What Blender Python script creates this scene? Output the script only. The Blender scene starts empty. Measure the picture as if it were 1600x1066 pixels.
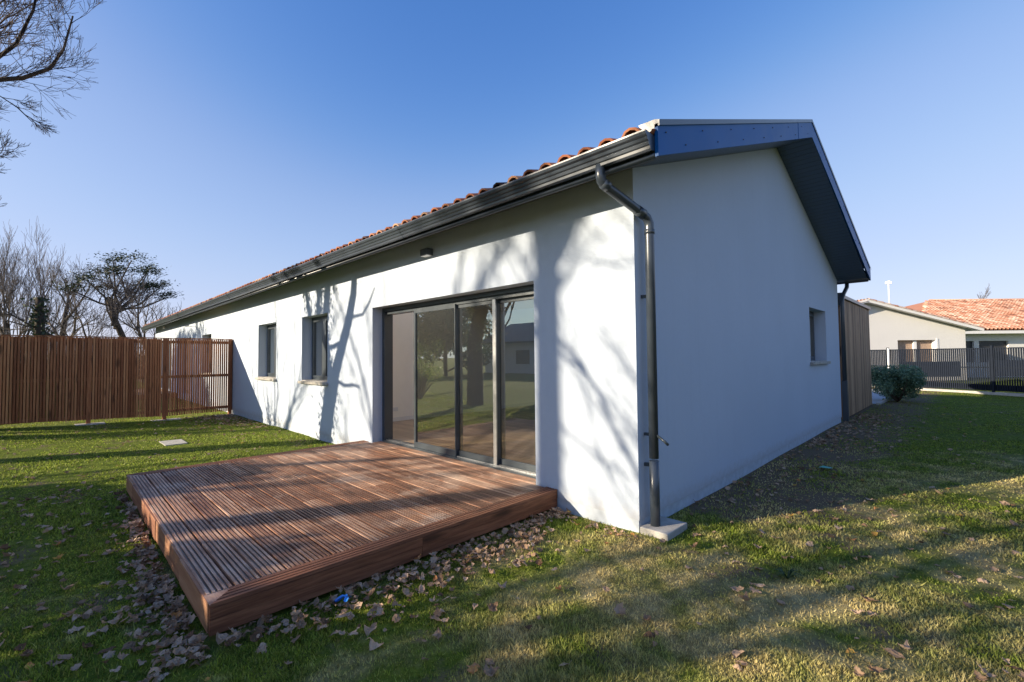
import bpy, math, random
import numpy as np
from mathutils import Vector, Matrix
random.seed(7)
rng = np.random.default_rng(11)
S = bpy.context.scene
C = S.collection

# ------------------------------------------------------------------ camera
YAW, PITCH, ROLL = 0.7843, 0.0353, -0.0099
CAM = Vector((2.0224, -3.5399, 1.5))
fw = Vector((-math.sin(YAW)*math.cos(PITCH), math.cos(YAW)*math.cos(PITCH), math.sin(PITCH)))
r0 = Vector((math.cos(YAW), math.sin(YAW), 0)); u0 = r0.cross(fw)
rt = r0*math.cos(ROLL) + u0*math.sin(ROLL); up = -r0*math.sin(ROLL) + u0*math.cos(ROLL)
cd = bpy.data.cameras.new('camera'); cam = bpy.data.objects.new('camera', cd); C.objects.link(cam)
cd.sensor_width = 36; cd.lens = 713.37/1600*36; cd.clip_start = 0.05; cd.clip_end = 3000
cam.matrix_world = Matrix(((rt.x, up.x, -fw.x, CAM.x), (rt.y, up.y, -fw.y, CAM.y), (rt.z, up.z, -fw.z, CAM.z), (0, 0, 0, 1)))
S.camera = cam

# ------------------------------------------------------------------ light
SA, SE = 0.50, 0.355                       # sunlight travels along (SA, 1, -SE)
sdir = Vector((-SA, -1, SE)).normalized()
elev = math.asin(sdir.z)
w = bpy.data.worlds.new('World'); S.world = w; w.use_nodes = True
nt = w.node_tree; nt.nodes.clear()
sky = nt.nodes.new('ShaderNodeTexSky'); sky.sky_type = 'NISHITA'; sky.sun_disc = False
sky.sun_elevation = elev; sky.sun_rotation = math.atan2(sdir.x, sdir.y)
sky.air_density = 1.0; sky.dust_density = 0.7; sky.ozone_density = 4.0; sky.altitude = 50
bg = nt.nodes.new('ShaderNodeBackground'); bg.inputs[1].default_value = 0.15
wo = nt.nodes.new('ShaderNodeOutputWorld')
sc = nt.nodes.new('ShaderNodeVectorMath'); sc.operation = 'SCALE'; sc.inputs['Scale'].default_value = .2
cv = nt.nodes.new('ShaderNodeRGBCurve')      # the camera's tone response, on the sky's own radiance
for ch, pts in enumerate(([(0,0),(.102,.049),(.211,.204),(.494,.354),(1,.45)], [(0,0),(.207,.134),(.402,.298),(.89,.438),(1,.46)], [(0,0),(.416,.354),(.706,.496),(.9,.544),(1,.56)])):
    cu = cv.mapping.curves[ch]
    cu.points[0].location = pts[0]; cu.points[1].location = pts[-1]
    for p in pts[1:-1]: cu.points.new(*p)
cv.mapping.update()
s2 = nt.nodes.new('ShaderNodeVectorMath'); s2.operation = 'SCALE'; s2.inputs['Scale'].default_value = 5
nt.links.new(sky.outputs[0], sc.inputs[0]); nt.links.new(sc.outputs[0], cv.inputs['Color']); nt.links.new(cv.outputs[0], s2.inputs[0]); nt.links.new(s2.outputs[0], bg.inputs[0]); nt.links.new(bg.outputs[0], wo.inputs[0])
sl = bpy.data.lights.new('sun', 'SUN'); sl.energy = 4.3; sl.angle = math.radians(0.5); sl.color = (1, 0.85, 0.64)
so = bpy.data.objects.new('sun', sl); C.objects.link(so)
so.rotation_euler = (-sdir).to_track_quat('-Z', 'Y').to_euler()
S.view_settings.view_transform = 'Standard'; S.view_settings.look = 'None'
S.view_settings.exposure = 1.2; S.view_settings.gamma = 1
S.render.engine = 'CYCLES'
S.cycles.max_bounces = 10; S.cycles.diffuse_bounces = 6; S.cycles.transparent_max_bounces = 16

# ------------------------------------------------------------------ helpers
class MB:
    def __init__(s): s.v = []; s.f = []; s.c = []; s.sm = []
    def poly(s, pts, col=0.5, sm=False):
        n = len(s.v); s.v += [tuple(p) for p in pts]; s.f.append(tuple(range(n, n+len(pts)))); s.c.append(col); s.sm.append(sm)
    def grid(s, rows, col=0.5, sm=True, closed=False, caps=False):
        n = len(s.v); k = len(rows[0])
        for r in rows: s.v += [tuple(p) for p in r]
        for i in range(len(rows)-1):
            for j in range(k if closed else k-1):
                a = n+i*k+j; b = n+i*k+(j+1) % k
                s.f.append((a, b, b+k, a+k)); s.c.append(col); s.sm.append(sm)
        if caps:
            s.f.append(tuple(range(n+k-1, n-1, -1))); s.c.append(col); s.sm.append(False)
            m = n+(len(rows)-1)*k; s.f.append(tuple(range(m, m+k))); s.c.append(col); s.sm.append(False)
    def box(s, a, b, col=0.5):
        x0, y0, z0 = a; x1, y1, z1 = b
        P = [(x0,y0,z0),(x1,y0,z0),(x1,y1,z0),(x0,y1,z0),(x0,y0,z1),(x1,y0,z1),(x1,y1,z1),(x0,y1,z1)]
        n = len(s.v); s.v += P
        for f in ((0,3,2,1),(4,5,6,7),(0,1,5,4),(1,2,6,5),(2,3,7,6),(3,0,4,7)):
            s.f.append(tuple(n+i for i in f)); s.c.append(col); s.sm.append(False)
    def prism(s, pts, vec, col=0.5):          # planar outline extruded along vec
        vec = Vector(vec); a = [Vector(p) for p in pts]; b = [p+vec for p in a]; k = len(a)
        s.poly(list(reversed(a)), col); s.poly(b, col)
        for i in range(k): s.poly([a[i], a[(i+1) % k], b[(i+1) % k], b[i]], col)
    def tube(s, path, rad, n=8, col=0.5, caps=True):
        P = [Vector(p) for p in path]; rows = []; nx = None
        for i, p in enumerate(P):
            t = (P[min(i+1, len(P)-1)] - P[max(i-1, 0)])
            if t.length < 1e-9: t = Vector((0, 0, 1))
            t.normalize()
            if nx is None:
                nx = t.orthogonal().normalized()
            nx = (nx - t*nx.dot(t))
            if nx.length < 1e-6: nx = t.orthogonal()
            nx.normalize(); ny = t.cross(nx)
            r = rad[i] if isinstance(rad, (list, tuple)) else rad
            rows.append([p + nx*r*math.cos(2*math.pi*j/n) + ny*r*math.sin(2*math.pi*j/n) for j in range(n)])
        s.grid(rows, col, True, True, caps)
    def build(s, name, mat, parent=None, bevel=0, origin=None):
        me = bpy.data.meshes.new(name); me.from_pydata(s.v, [], s.f); me.validate(); 
        if len(me.polygons) == len(s.sm): me.polygons.foreach_set('use_smooth', s.sm)
        if len(set(s.c)) > 1 and len(me.polygons) == len(s.c):
            at = me.attributes.new('tone', 'FLOAT', 'FACE'); at.data.foreach_set('value', [float(c) for c in s.c])
        elif s.c:
            at = me.attributes.new('tone', 'FLOAT', 'FACE'); at.data.foreach_set('value', [float(s.c[0])]*len(me.polygons))
        me.materials.append(mat); me.update()
        o = bpy.data.objects.new(name, me); C.objects.link(o)
        if origin is not None:
            me.transform(Matrix.Translation(-Vector(origin))); o.location = origin
        if parent is not None:
            o.parent = parent; o.location = Vector(o.location) - wloc(parent)
        if bevel:
            b = o.modifiers.new('bevel', 'BEVEL'); b.width = bevel; b.segments = 2; b.limit_method = 'ANGLE'
        return o
def wloc(o):
    p = Vector(o.location)
    while o.parent: o = o.parent; p += Vector(o.location)
    return p
def thing(name, label, cat, loc=(0,0,0), group=None):
    o = bpy.data.objects.new(name, None); C.objects.link(o); o.location = loc; o.empty_display_size = .2
    return tag(o, label, cat, group)
def tag(o, label, cat, group=None, kind=None):
    o['label'] = label; o['category'] = cat
    if group: o['group'] = group
    if kind: o['kind'] = kind
    return o
def struct(o): o['kind'] = 'structure'; return o

# ------------------------------------------------------------------ materials
class NM:
    def __init__(s, name):
        s.m = bpy.data.materials.new(name); s.m.use_nodes = True; s.t = s.m.node_tree
        s.b = s.t.nodes['Principled BSDF']; s.o = s.t.nodes['Material Output']
    def n(s, typ, **kw):
        nd = s.t.nodes.new(typ)
        for k, v in kw.items(): setattr(nd, k, v)
        return nd
    def l(s, a, b): s.t.links.new(a, b)
    def coord(s, scale=(1,1,1), kind='pos', rot=(0,0,0)):
        if kind == 'pos': src = s.n('ShaderNodeNewGeometry').outputs['Position']
        else: src = s.n('ShaderNodeTexCoord').outputs['Object']
        mp = s.n('ShaderNodeMapping'); mp.inputs['Scale'].default_value = scale; mp.inputs['Rotation'].default_value = rot
        s.l(src, mp.inputs[0]); return mp.outputs[0]
    def noise(s, vec, scale, detail=4, rough=.55, dist=0):
        nd = s.n('ShaderNodeTexNoise'); nd.inputs['Scale'].default_value = scale; nd.inputs['Detail'].default_value = detail
        nd.inputs['Roughness'].default_value = rough; nd.inputs['Distortion'].default_value = dist
        s.l(vec, nd.inputs['Vector']); return nd.outputs['Fac']
    def ramp(s, fac, stops):
        nd = s.n('ShaderNodeValToRGB'); cr = nd.color_ramp
        while len(cr.elements) < len(stops): cr.elements.new(0.5)
        for e, (p, c) in zip(cr.elements, stops):
            e.position = p; e.color = (*c, 1) if len(c) == 3 else c
        s.l(fac, nd.inputs[0]); return nd.outputs[0]
    def mix(s, fac, a, b, blend='MIX'):
        nd = s.n('ShaderNodeMix', data_type='RGBA', blend_type=blend)
        for i, x in ((0, fac), (6, a), (7, b)):
            if hasattr(x, 'links') or hasattr(x, 'is_linked'): s.l(x, nd.inputs[i])
            elif isinstance(x, (int, float)): nd.inputs[i].default_value = x
            else: nd.inputs[i].default_value = (*x, 1)
        return nd.outputs[2]
    def math(s, op, a, b=0.0, c=None):
        nd = s.n('ShaderNodeMath', operation=op)
        for i, x in enumerate((a, b) if c is None else (a, b, c)):
            if isinstance(x, (int, float)): nd.inputs[i].default_value = x
            else: s.l(x, nd.inputs[i])
        return nd.outputs[0]
    def attr(s, name='tone'):
        nd = s.n('ShaderNodeAttribute'); nd.attribute_name = name; return nd.outputs['Fac']
    def bump(s, h, strength=.3, dist=.01):
        nd = s.n('ShaderNodeBump'); nd.inputs['Strength'].default_value = strength; nd.inputs['Distance'].default_value = dist
        s.l(h, nd.inputs['Height']); s.l(nd.outputs[0], s.b.inputs['Normal']); return nd
    def base(s, c):
        if isinstance(c, tuple): s.b.inputs['Base Color'].default_value = (*c, 1)
        else: s.l(c, s.b.inputs['Base Color'])
    def set(s, rough=.6, metal=0, spec=.5):
        s.b.inputs['Roughness'].default_value = rough; s.b.inputs['Metallic'].default_value = metal
        s.b.inputs['Specular IOR Level'].default_value = spec; return s.m

def m_stucco(name='white_render', col=(.53,.60,.70), dirty=True):
    m = NM(name); p = m.coord()
    big = m.noise(p, .9, 5); fine = m.noise(p, 160, 3, .6); mid = m.noise(p, 14, 5, .6)
    c = m.mix(m.ramp(big, [(.3,(0,0,0)),(.7,(1,1,1))]), tuple(x*.955 for x in col), col)
    c = m.mix(m.ramp(mid, [(.45,(0,0,0)),(.8,(.25,.25,.25))]), c, tuple(x*.9 for x in col))
    if dirty:
        z = m.n('ShaderNodeSeparateXYZ'); m.l(m.n('ShaderNodeNewGeometry').outputs['Position'], z.inputs[0])
        f = m.math('MULTIPLY', z.outputs[2], 3.2); f = m.math('SUBTRACT', 1, f); f = m.math('ADD', f, m.math('MULTIPLY', mid, .7)); f = m.math('SUBTRACT', f, .62)
        f = m.math('MULTIPLY', f, .8); f = m.n('ShaderNodeClamp').outputs[0] if False else m.math('MINIMUM', m.math('MAXIMUM', f, 0), .55)
        c = m.mix(f, c, (.36,.31,.25))
    st = m.noise(m.coord((9, 9, .35)), 1.0, 5, .65); c = m.mix(m.ramp(st, [(.55,(0,0,0)),(.80,(.10,.10,.10))]), c, tuple(x*.6 for x in col))
    gr = m.noise(p, 420, 2, .5); c = m.mix(m.ramp(gr, [(.35,(.10,.10,.10)),(.6,(0,0,0))]), c, tuple(x*.55 for x in col))
    m.base(c); m.bump(m.math('ADD', fine, m.math('MULTIPLY', mid, .6)), .6, .006)
    return m.set(.9, spec=.2)

def m_wood(name, ax, stops, scale=1.0, tone_amt=.55, rough=.65, knots=True, bumpd=.002, pale=None):
    """ax: grain direction 0/1/2"""
    m = NM(name); sc = [14*scale]*3; sc[ax] = .9*scale
    p = m.coord(tuple(sc)); tone = m.attr()
    # offset each board's pattern by its tone
    ad = m.n('ShaderNodeVectorMath', operation='ADD'); m.l(p, ad.inputs[0])
    cx = m.n('ShaderNodeCombineXYZ'); o = m.math('MULTIPLY', tone, 97.0)
    for i in range(3): m.l(o, cx.inputs[i])
    m.l(cx.outputs[0], ad.inputs[1]); pv = ad.outputs[0]
    dirt = m.math('GREATER_THAN', tone, 1.5); tone = m.math('FRACT', tone); g = m.noise(pv, 1.6, 6, .6, .6); g2 = m.noise(pv, 7, 3, .6)
    f = m.math('ADD', m.math('MULTIPLY', g, 1-tone_amt*.6), m.math('MULTIPLY', tone, tone_amt*.6)); f = m.math('ADD', f, m.math('MULTIPLY', m.math('SUBTRACT', g2, .5), .25))
    c = m.ramp(f, stops)
    if pale:
        pp = m.coord((1,1,1)); n = m.noise(pp, 2.2, 5, .65); c = m.mix(m.ramp(n, [(.50,(0,0,0)),(.74,(.6,.6,.6))]), c, pale)
    if knots:
        ks = [7*scale]*3; ks[ax] = 1.7*scale
        kp = m.coord(tuple(ks)); ad2 = m.n('ShaderNodeVectorMath', operation='ADD'); m.l(kp, ad2.inputs[0]); m.l(cx.outputs[0], ad2.inputs[1])
        vo = m.n('ShaderNodeTexVoronoi'); vo.inputs['Scale'].default_value = 1.0; m.l(ad2.outputs[0], vo.inputs['Vector'])
        k = m.ramp(vo.outputs['Distance'], [(.10,(.35,.35,.35)),(.26,(1,1,1))]); c = m.mix(.9, c, k, 'MULTIPLY')
    c = m.mix(dirt, c, m.mix(.58, c, (.03, .02, .014)))
    m.base(c); m.bump(m.math('ADD', g, m.math('MULTIPLY', g2, .5)), .5, bumpd)
    return m.set(rough, spec=.35)

def m_plain(name, col, rough=.5, metal=0, spec=.5, var=.12, scale=6, bump=0):
    m = NM(name); p = m.coord(); n = m.noise(p, scale, 5)
    lo = tuple(x*(1-var) for x in col); hi = tuple(min(1, x*(1+var)) for x in col)
    m.base(m.ramp(n, [(.3, lo), (.7, hi)]))
    if bump: m.bump(m.noise(p, scale*12, 3), .4, bump)
    rr = m.n('ShaderNodeMapRange'); rr.inputs[3].default_value = rough*.85; rr.inputs[4].default_value = min(1, rough*1.2)
    m.l(m.noise(p, scale*2, 4), rr.inputs[0]); m.set(rough, metal, spec); m.l(rr.outputs[0], m.b.inputs['Roughness'])
    return m.m

def m_tone(name, stops, rough=.7, spec=.3, nscale=20, amt=.25, trans=0, bump=0):
    m = NM(name); t = m.attr(); n = m.noise(m.coord(), nscale, 4)
    f = m.math('ADD', t, m.math('MULTIPLY', m.math('SUBTRACT', n, .5), amt))
    c = m.ramp(f, stops); m.base(c); m.set(rough, spec=spec)
    if bump: m.bump(n, .5, bump)
    if trans:
        tr = m.n('ShaderNodeBsdfTranslucent'); m.l(c, tr.inputs[0]); mx = m.n('ShaderNodeMixShader'); mx.inputs[0].default_value = trans
        m.l(m.b.outputs[0], mx.inputs[1]); m.l(tr.outputs[0], mx.inputs[2]); m.l(mx.outputs[0], m.o.inputs[0])
    return m.m

def m_glass(name='window_glass', refl=1.0, tint=(.54,.55,.46)):
    m = NM(name); m.t.nodes.remove(m.b)
    tr = m.n('ShaderNodeBsdfTransparent'); tr.inputs[0].default_value = (*tint, 1)
    gl = m.n('ShaderNodeBsdfGlossy'); gl.inputs['Roughness'].default_value = .004; gl.inputs[0].default_value = (.95,.97,.95,1)
    fr = m.n('ShaderNodeFresnel'); fr.inputs[0].default_value = 1.65
    f = m.math('MINIMUM', m.math('MULTIPLY', fr.outputs[0], refl*4.2), .95)
    b = m.n('ShaderNodeBump'); b.inputs['Strength'].default_value = .05; b.inputs['Distance'].default_value = .01
    m.l(m.noise(m.coord(), 1.3, 2), b.inputs['Height']); m.l(b.outputs[0], gl.inputs['Normal'])
    mx = m.n('ShaderNodeMixShader'); m.l(f, mx.inputs[0]); m.l(tr.outputs[0], mx.inputs[1]); m.l(gl.outputs[0], mx.inputs[2]); m.l(mx.outputs[0], m.o.inputs[0])
    return m.m

def lawn_color(m, gain=1.0):
    """patchy winter lawn: green, straw and bare soil, shared by soil sheet and blades"""
    p = m.coord()
    n1 = m.noise(p, .55, 5, .6); n2 = m.noise(p, 2.3, 5, .65, .4); n3 = m.noise(p, 9, 5, .7)
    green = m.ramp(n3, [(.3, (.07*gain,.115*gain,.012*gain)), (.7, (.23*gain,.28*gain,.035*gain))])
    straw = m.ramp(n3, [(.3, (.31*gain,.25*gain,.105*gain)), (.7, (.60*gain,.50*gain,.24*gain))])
    # drier towards the near lawn by the house corner, greener to the far left
    sx = m.n('ShaderNodeSeparateXYZ'); m.l(m.n('ShaderNodeNewGeometry').outputs['Position'], sx.inputs[0])
    dr = m.n('ShaderNodeMapRange'); dr.inputs[1].default_value = -6; dr.inputs[2].default_value = .6; dr.inputs[3].default_value = -.22; dr.inputs[4].default_value = .045
    m.l(sx.outputs[0], dr.inputs[0])
    dy = m.n('ShaderNodeMapRange'); dy.inputs[1].default_value = 4; dy.inputs[2].default_value = 9; dy.inputs[3].default_value = 0; dy.inputs[4].default_value = -.2
    m.l(sx.outputs[1], dy.inputs[0])
    f = m.math('ADD', m.math('MULTIPLY', n1, .5), m.math('MULTIPLY', n2, .5)); f = m.math('ADD', f, dr.outputs[0]); f = m.math('ADD', f, dy.outputs[0])
    return m.mix(m.ramp(f, [(.47,(0,0,0)),(.62,(1,1,1))]), green, straw), n3, p, sx

def m_lawn():
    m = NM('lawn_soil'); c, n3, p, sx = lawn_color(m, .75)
    # bare soil strip along the gable wall and the deck
    wx = m.n('ShaderNodeMapRange'); wx.inputs[1].default_value = .2; wx.inputs[2].default_value = 1.5; wx.inputs[3].default_value = .62; wx.inputs[4].default_value = 0
    m.l(sx.outputs[0], wx.inputs[0])
    yy = m.n('ShaderNodeMapRange'); yy.inputs[1].default_value = .6; yy.inputs[2].default_value = 1.5; m.l(sx.outputs[1], yy.inputs[0])
    n = m.noise(p, 3.1, 5, .6); k = m.math('MULTIPLY', wx.outputs[0], yy.outputs[0]); k = m.math('ADD', k, n)
    c = m.mix(m.ramp(m.math('MAXIMUM', k, m.math('ADD', m.noise(p, 1.7, 6, .7), .06)), [(.60,(0,0,0)),(.74,(1,1,1))]), c, (.17,.125,.08))
    m.base(c); m.bump(m.math('ADD', n3, m.noise(p, 60, 4)), .7, .03)
    return m.set(.95, spec=.1)
def m_blade():
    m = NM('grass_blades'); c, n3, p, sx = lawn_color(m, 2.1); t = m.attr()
    c = m.mix(m.ramp(t, [(.3,(0,0,0)),(1,(.5,.5,.5))]), c, (.42,.36,.15))
    c = m.mix(1.0, c, m.ramp(m.math('FRACT', m.math('MULTIPLY', t, 7.3)), [(0,(.28,.28,.28)),(.5,(.85,.85,.85)),(1,(1.0,1.0,1.0))]), 'MULTIPLY')
    m.base(c); m.set(.6, spec=.25)
    tr = m.n('ShaderNodeBsdfTranslucent'); m.l(c, tr.inputs[0]); mx = m.n('ShaderNodeMixShader'); mx.inputs[0].default_value = .4
    m.l(m.b.outputs[0], mx.inputs[1]); m.l(tr.outputs[0], mx.inputs[2]); m.l(mx.outputs[0], m.o.inputs[0])
    return m.m

def m_soffit(name, col, pitch=.1, axis=1):
    m = NM(name); sx = m.n('ShaderNodeSeparateXYZ'); m.l(m.n('ShaderNodeNewGeometry').outputs['Position'], sx.inputs[0])
    f = m.math('FRACT', m.math('MULTIPLY', sx.outputs[axis], 1/pitch))
    g = m.ramp(f, [(0,(0,0,0)),(.07,(1,1,1)),(.93,(1,1,1)),(1,(0,0,0))])
    m.base(m.mix(g, tuple(x*.35 for x in col), col)); m.bump(g, .8, .006)
    return m.set(.45)

M = {}
M['stucco'] = m_stucco()
M['plinth'] = m_plain('plinth_render', (.47,.52,.58), .9, spec=.2, scale=12, bump=.004)
M['stucco2'] = m_stucco('cream_render', (.74,.73,.71), False)
M['deck'] = m_wood('deck_boards', 0, [(.28,(.07,.026,.014)),(.43,(.20,.083,.044)),(.56,(.38,.20,.12)),(.80,(.68,.48,.35))], pale=(.66,.50,.39), rough=.5, tone_amt=.34)
M['deck_edge'] = m_wood('deck_edge', 1, [(.25,(.06,.022,.011)),(.45,(.18,.068,.033)),(.6,(.30,.125,.062)),(.9,(.48,.25,.13))])
M['deck_side'] = m_wood('deck_front_edge', 0, [(.2,(.09,.035,.02)),(.45,(.24,.10,.055)),(.62,(.38,.19,.10)),(.9,(.50,.30,.18))])
M['fence'] = m_wood('fence_slats', 2, [(.2,(.12,.035,.014)),(.4,(.30,.11,.045)),(.6,(.48,.21,.095)),(.85,(.66,.38,.19))], scale=1.0, tone_amt=1.0)
M['screen'] = m_wood('screen_cladding', 2, [(.25,(.16,.09,.045)),(.5,(.32,.19,.105)),(.75,(.44,.28,.16))], tone_amt=.8)
M['floor'] = m_wood('oak_floor', 0, [(.25,(.30,.20,.12)),(.5,(.48,.34,.21)),(.8,(.62,.47,.32))], scale=.8, rough=.3, knots=False)
M['metal'] = m_plain('anthracite_metal', (.045,.058,.07), .33, spec=.7, var=.12, scale=3)
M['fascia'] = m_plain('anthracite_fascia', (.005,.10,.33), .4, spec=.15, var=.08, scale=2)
M['gutter'] = m_plain('anthracite_gutter', (.042,.055,.074), .3, spec=.8, var=.1, scale=3)
M['darkmetal'] = m_plain('dark_fence_metal', (.010,.015,.026), .6, spec=.15, var=.1)
M['galv'] = m_plain('brushed_aluminium', (.45,.46,.47), .35, metal=.9, var=.1)
M['soffit'] = m_soffit('soffit_boards', (.075,.115,.175))
M['soffit_front'] = m_plain('eave_soffit', (.10,.10,.10), .5)
M['concrete'] = m_plain('concrete', (.42,.40,.36), .9, spec=.2, scale=10, var=.2, bump=.004)
M['paint'] = m_plain('interior_paint', (.90,.87,.79), .8, spec=.2, var=.02)
M['white'] = m_plain('white_plastic', (.75,.75,.74), .4, var=.04)
M['glass'] = m_glass()
M['tile'] = m_tone('clay_tiles', [(0,(.05,.03,.03)),(.14,(.12,.055,.04)),(.3,(.26,.09,.05)),(.6,(.40,.16,.085)),(.85,(.54,.32,.19)),(1,(.62,.46,.33))], .85, .2, 26, .3, bump=.004)
M['tile2'] = m_tone('pale_clay_tiles', [(0,(.16,.07,.05)),(.3,(.40,.17,.10)),(.6,(.46,.25,.17)),(.85,(.56,.38,.28)),(1,(.62,.50,.40))], .85, .2, 5, .5, bump=.004)
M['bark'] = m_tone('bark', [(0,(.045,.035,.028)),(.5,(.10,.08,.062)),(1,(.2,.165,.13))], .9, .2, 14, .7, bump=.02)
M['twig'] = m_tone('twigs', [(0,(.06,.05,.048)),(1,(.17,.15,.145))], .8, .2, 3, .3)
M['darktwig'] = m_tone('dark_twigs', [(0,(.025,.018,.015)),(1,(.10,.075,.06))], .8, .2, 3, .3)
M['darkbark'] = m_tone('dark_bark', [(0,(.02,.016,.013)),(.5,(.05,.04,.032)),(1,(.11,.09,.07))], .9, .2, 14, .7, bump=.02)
M['evergreen'] = m_tone('evergreen_leaves', [(0,(.02,.045,.012)),(.6,(.05,.09,.025)),(1,(.10,.14,.04))], .5, .4, 4, .5, .25)
M['needle'] = m_tone('pine_needles', [(0,(.016,.028,.012)),(1,(.05,.07,.03))], .6, .3, 3, .4, .1)
M['shrubleaf'] = m_tone('shrub_leaves', [(0,(.07,.13,.08)),(.6,(.16,.26,.15)),(1,(.30,.40,.22))], .5, .4, 8, .4, .25)
M['yellowleaf'] = m_tone('yellow_green_leaves', [(0,(.12,.2,.03)),(1,(.35,.42,.08))], .5, .3, 8, .3, .4)  # yellowish green leaf colour of the left shrub
M['leaf'] = m_tone('dead_leaves', [(0,(.05,.028,.018)),(.3,(.17,.095,.05)),(.55,(.36,.235,.145)),(.78,(.58,.43,.31)),(.92,(.55,.25,.08)),(1,(.55,.38,.08))], .75, .3, 30, .25, .2)
M['blue'] = m_plain('blue_plastic', (.05,.28,.75), .3, var=.2)
M['curtain'] = m_plain('curtain', (.42,.30,.22), .9, var=.2, scale=12)
M['navy'] = m_plain('navy_shade', (.022,.03,.055), .6)  # colour of the sheets that stand in for shadow
M['dark'] = m_plain('dark_void', (.03,.03,.035), .4)
M['greyroof'] = m_plain('grey_roof', (.12,.13,.14), .6, scale=3)
M['lawn'] = m_lawn(); M['blade'] = m_blade()
M['path'] = m_plain('path_concrete', (.36,.37,.38), .9, scale=4)
M['greenscrap'] = m_plain('green_plastic', (.10,.45,.35), .4)

# ------------------------------------------------------------------ lawn
def ground(x, y):
    x = np.asarray(x, float); y = np.asarray(y, float)
    rise = .09*np.clip((-y-1.5)/3, 0, 1)*np.clip((-x-9)/3, 0, 1)
    n = .010*np.sin(x*1.7+y*.6)*np.cos(y*1.3-x*.4)+.006*np.sin(x*4.1)*np.sin(y*3.7+1)
    far = np.clip((np.hypot(x, y)-60)/200, 0, 1)
    return rise + n*(1-far) - .01
def axis_cuts():
    a = list(np.arange(-30, 30.01, .4)); b = [30.01+1.35**k for k in range(1, 24)]
    return np.array([-x for x in reversed(b)] + a + b)
xs = axis_cuts(); ys = axis_cuts(); X, Y = np.meshgrid(xs, ys); Z = ground(X, Y)
b = MB(); b.v = list(zip(X.ravel().tolist(), Y.ravel().tolist(), Z.ravel().tolist())); nx = len(xs)
for j in range(len(ys)-1):
    for i in range(nx-1): b.f.append((j*nx+i, j*nx+i+1, (j+1)*nx+i+1, (j+1)*nx+i)); b.c.append(.5); b.sm.append(True)
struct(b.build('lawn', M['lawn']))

def np_tris(name, V, tone, mat, k=3):
    """V: (n,k,3) polygons"""
    n = len(V); me = bpy.data.meshes.new(name)
    me.vertices.add(n*k); me.vertices.foreach_set('co', V.reshape(-1).astype(np.float32))
    me.loops.add(n*k); me.loops.foreach_set('vertex_index', np.arange(n*k, dtype=np.int32))
    me.polygons.add(n); me.polygons.foreach_set('loop_start', np.arange(0, n*k, k, dtype=np.int32))
    me.update(calc_edges=True)
    at = me.attributes.new('tone', 'FLOAT', 'FACE'); at.data.foreach_set('value', np.asarray(tone, np.float32))
    me.materials.append(mat)
    o = bpy.data.objects.new(name, me); C.objects.link(o); return o

def in_rect(x, y, r): return (x > r[0]) & (x < r[1]) & (y > r[2]) & (y < r[3])
HOLES = [(-27, .005, 0, 8.8), (-4.86, -.89, -2.92, 0), (0, .26, -.01, .37), (-.2, .05, 9.2, 13.6), (-8.75, -8.0, -2.2, -1.75)]
N = 950000
lr = rng.uniform(math.log(.7), math.log(30), N); rr = np.exp(lr); th = YAW + math.pi/2 + rng.uniform(-1.0, 1.0, N)
gx = CAM.x + rr*np.cos(th); gy = CAM.y + rr*np.sin(th)
keep = np.ones(N, bool)
for h in HOLES: keep &= ~in_rect(gx, gy, h)
soil = (gx > 0) & (gx < 1.1) & (gy > .8) & (gy < 9); keep &= ~(soil & (rng.random(N) < .8*(1-gx/1.3)))
pn = np.sin(gx*2.1+1.3*np.sin(gy*1.9))*np.cos(gy*2.6+np.sin(gx*1.2)); keep &= ~((pn > .35) & (rng.random(N) < .75))
gx = gx[keep]; gy = gy[keep]; rr = rr[keep]; n = len(gx); gz = ground(gx, gy)
hh = rng.uniform(.005, .024, n)*np.where(rng.random(n) < .04, 1.9, 1)*(1+.35*np.sin(gx*1.9)*np.sin(gy*2.3)); ww = np.clip(.0015*rr, .0018, .011)
a = rng.uniform(0, 2*np.pi, n); lean = rng.uniform(.1, 1.1, n)*hh; la = rng.uniform(0, 2*np.pi, n)
V = np.zeros((n, 3, 3))
V[:,0,0] = gx-np.cos(a)*ww; V[:,0,1] = gy-np.sin(a)*ww; V[:,0,2] = gz-.004
V[:,1,0] = gx+np.cos(a)*ww; V[:,1,1] = gy+np.sin(a)*ww; V[:,1,2] = gz-.004
V[:,2,0] = gx+np.cos(la)*lean; V[:,2,1] = gy+np.sin(la)*lean; V[:,2,2] = gz+hh
tag(np_tris('grass', V, rng.random(n), M['blade']), 'short patchy green and straw coloured winter grass covering the lawn', 'grass', kind='stuff')

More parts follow.
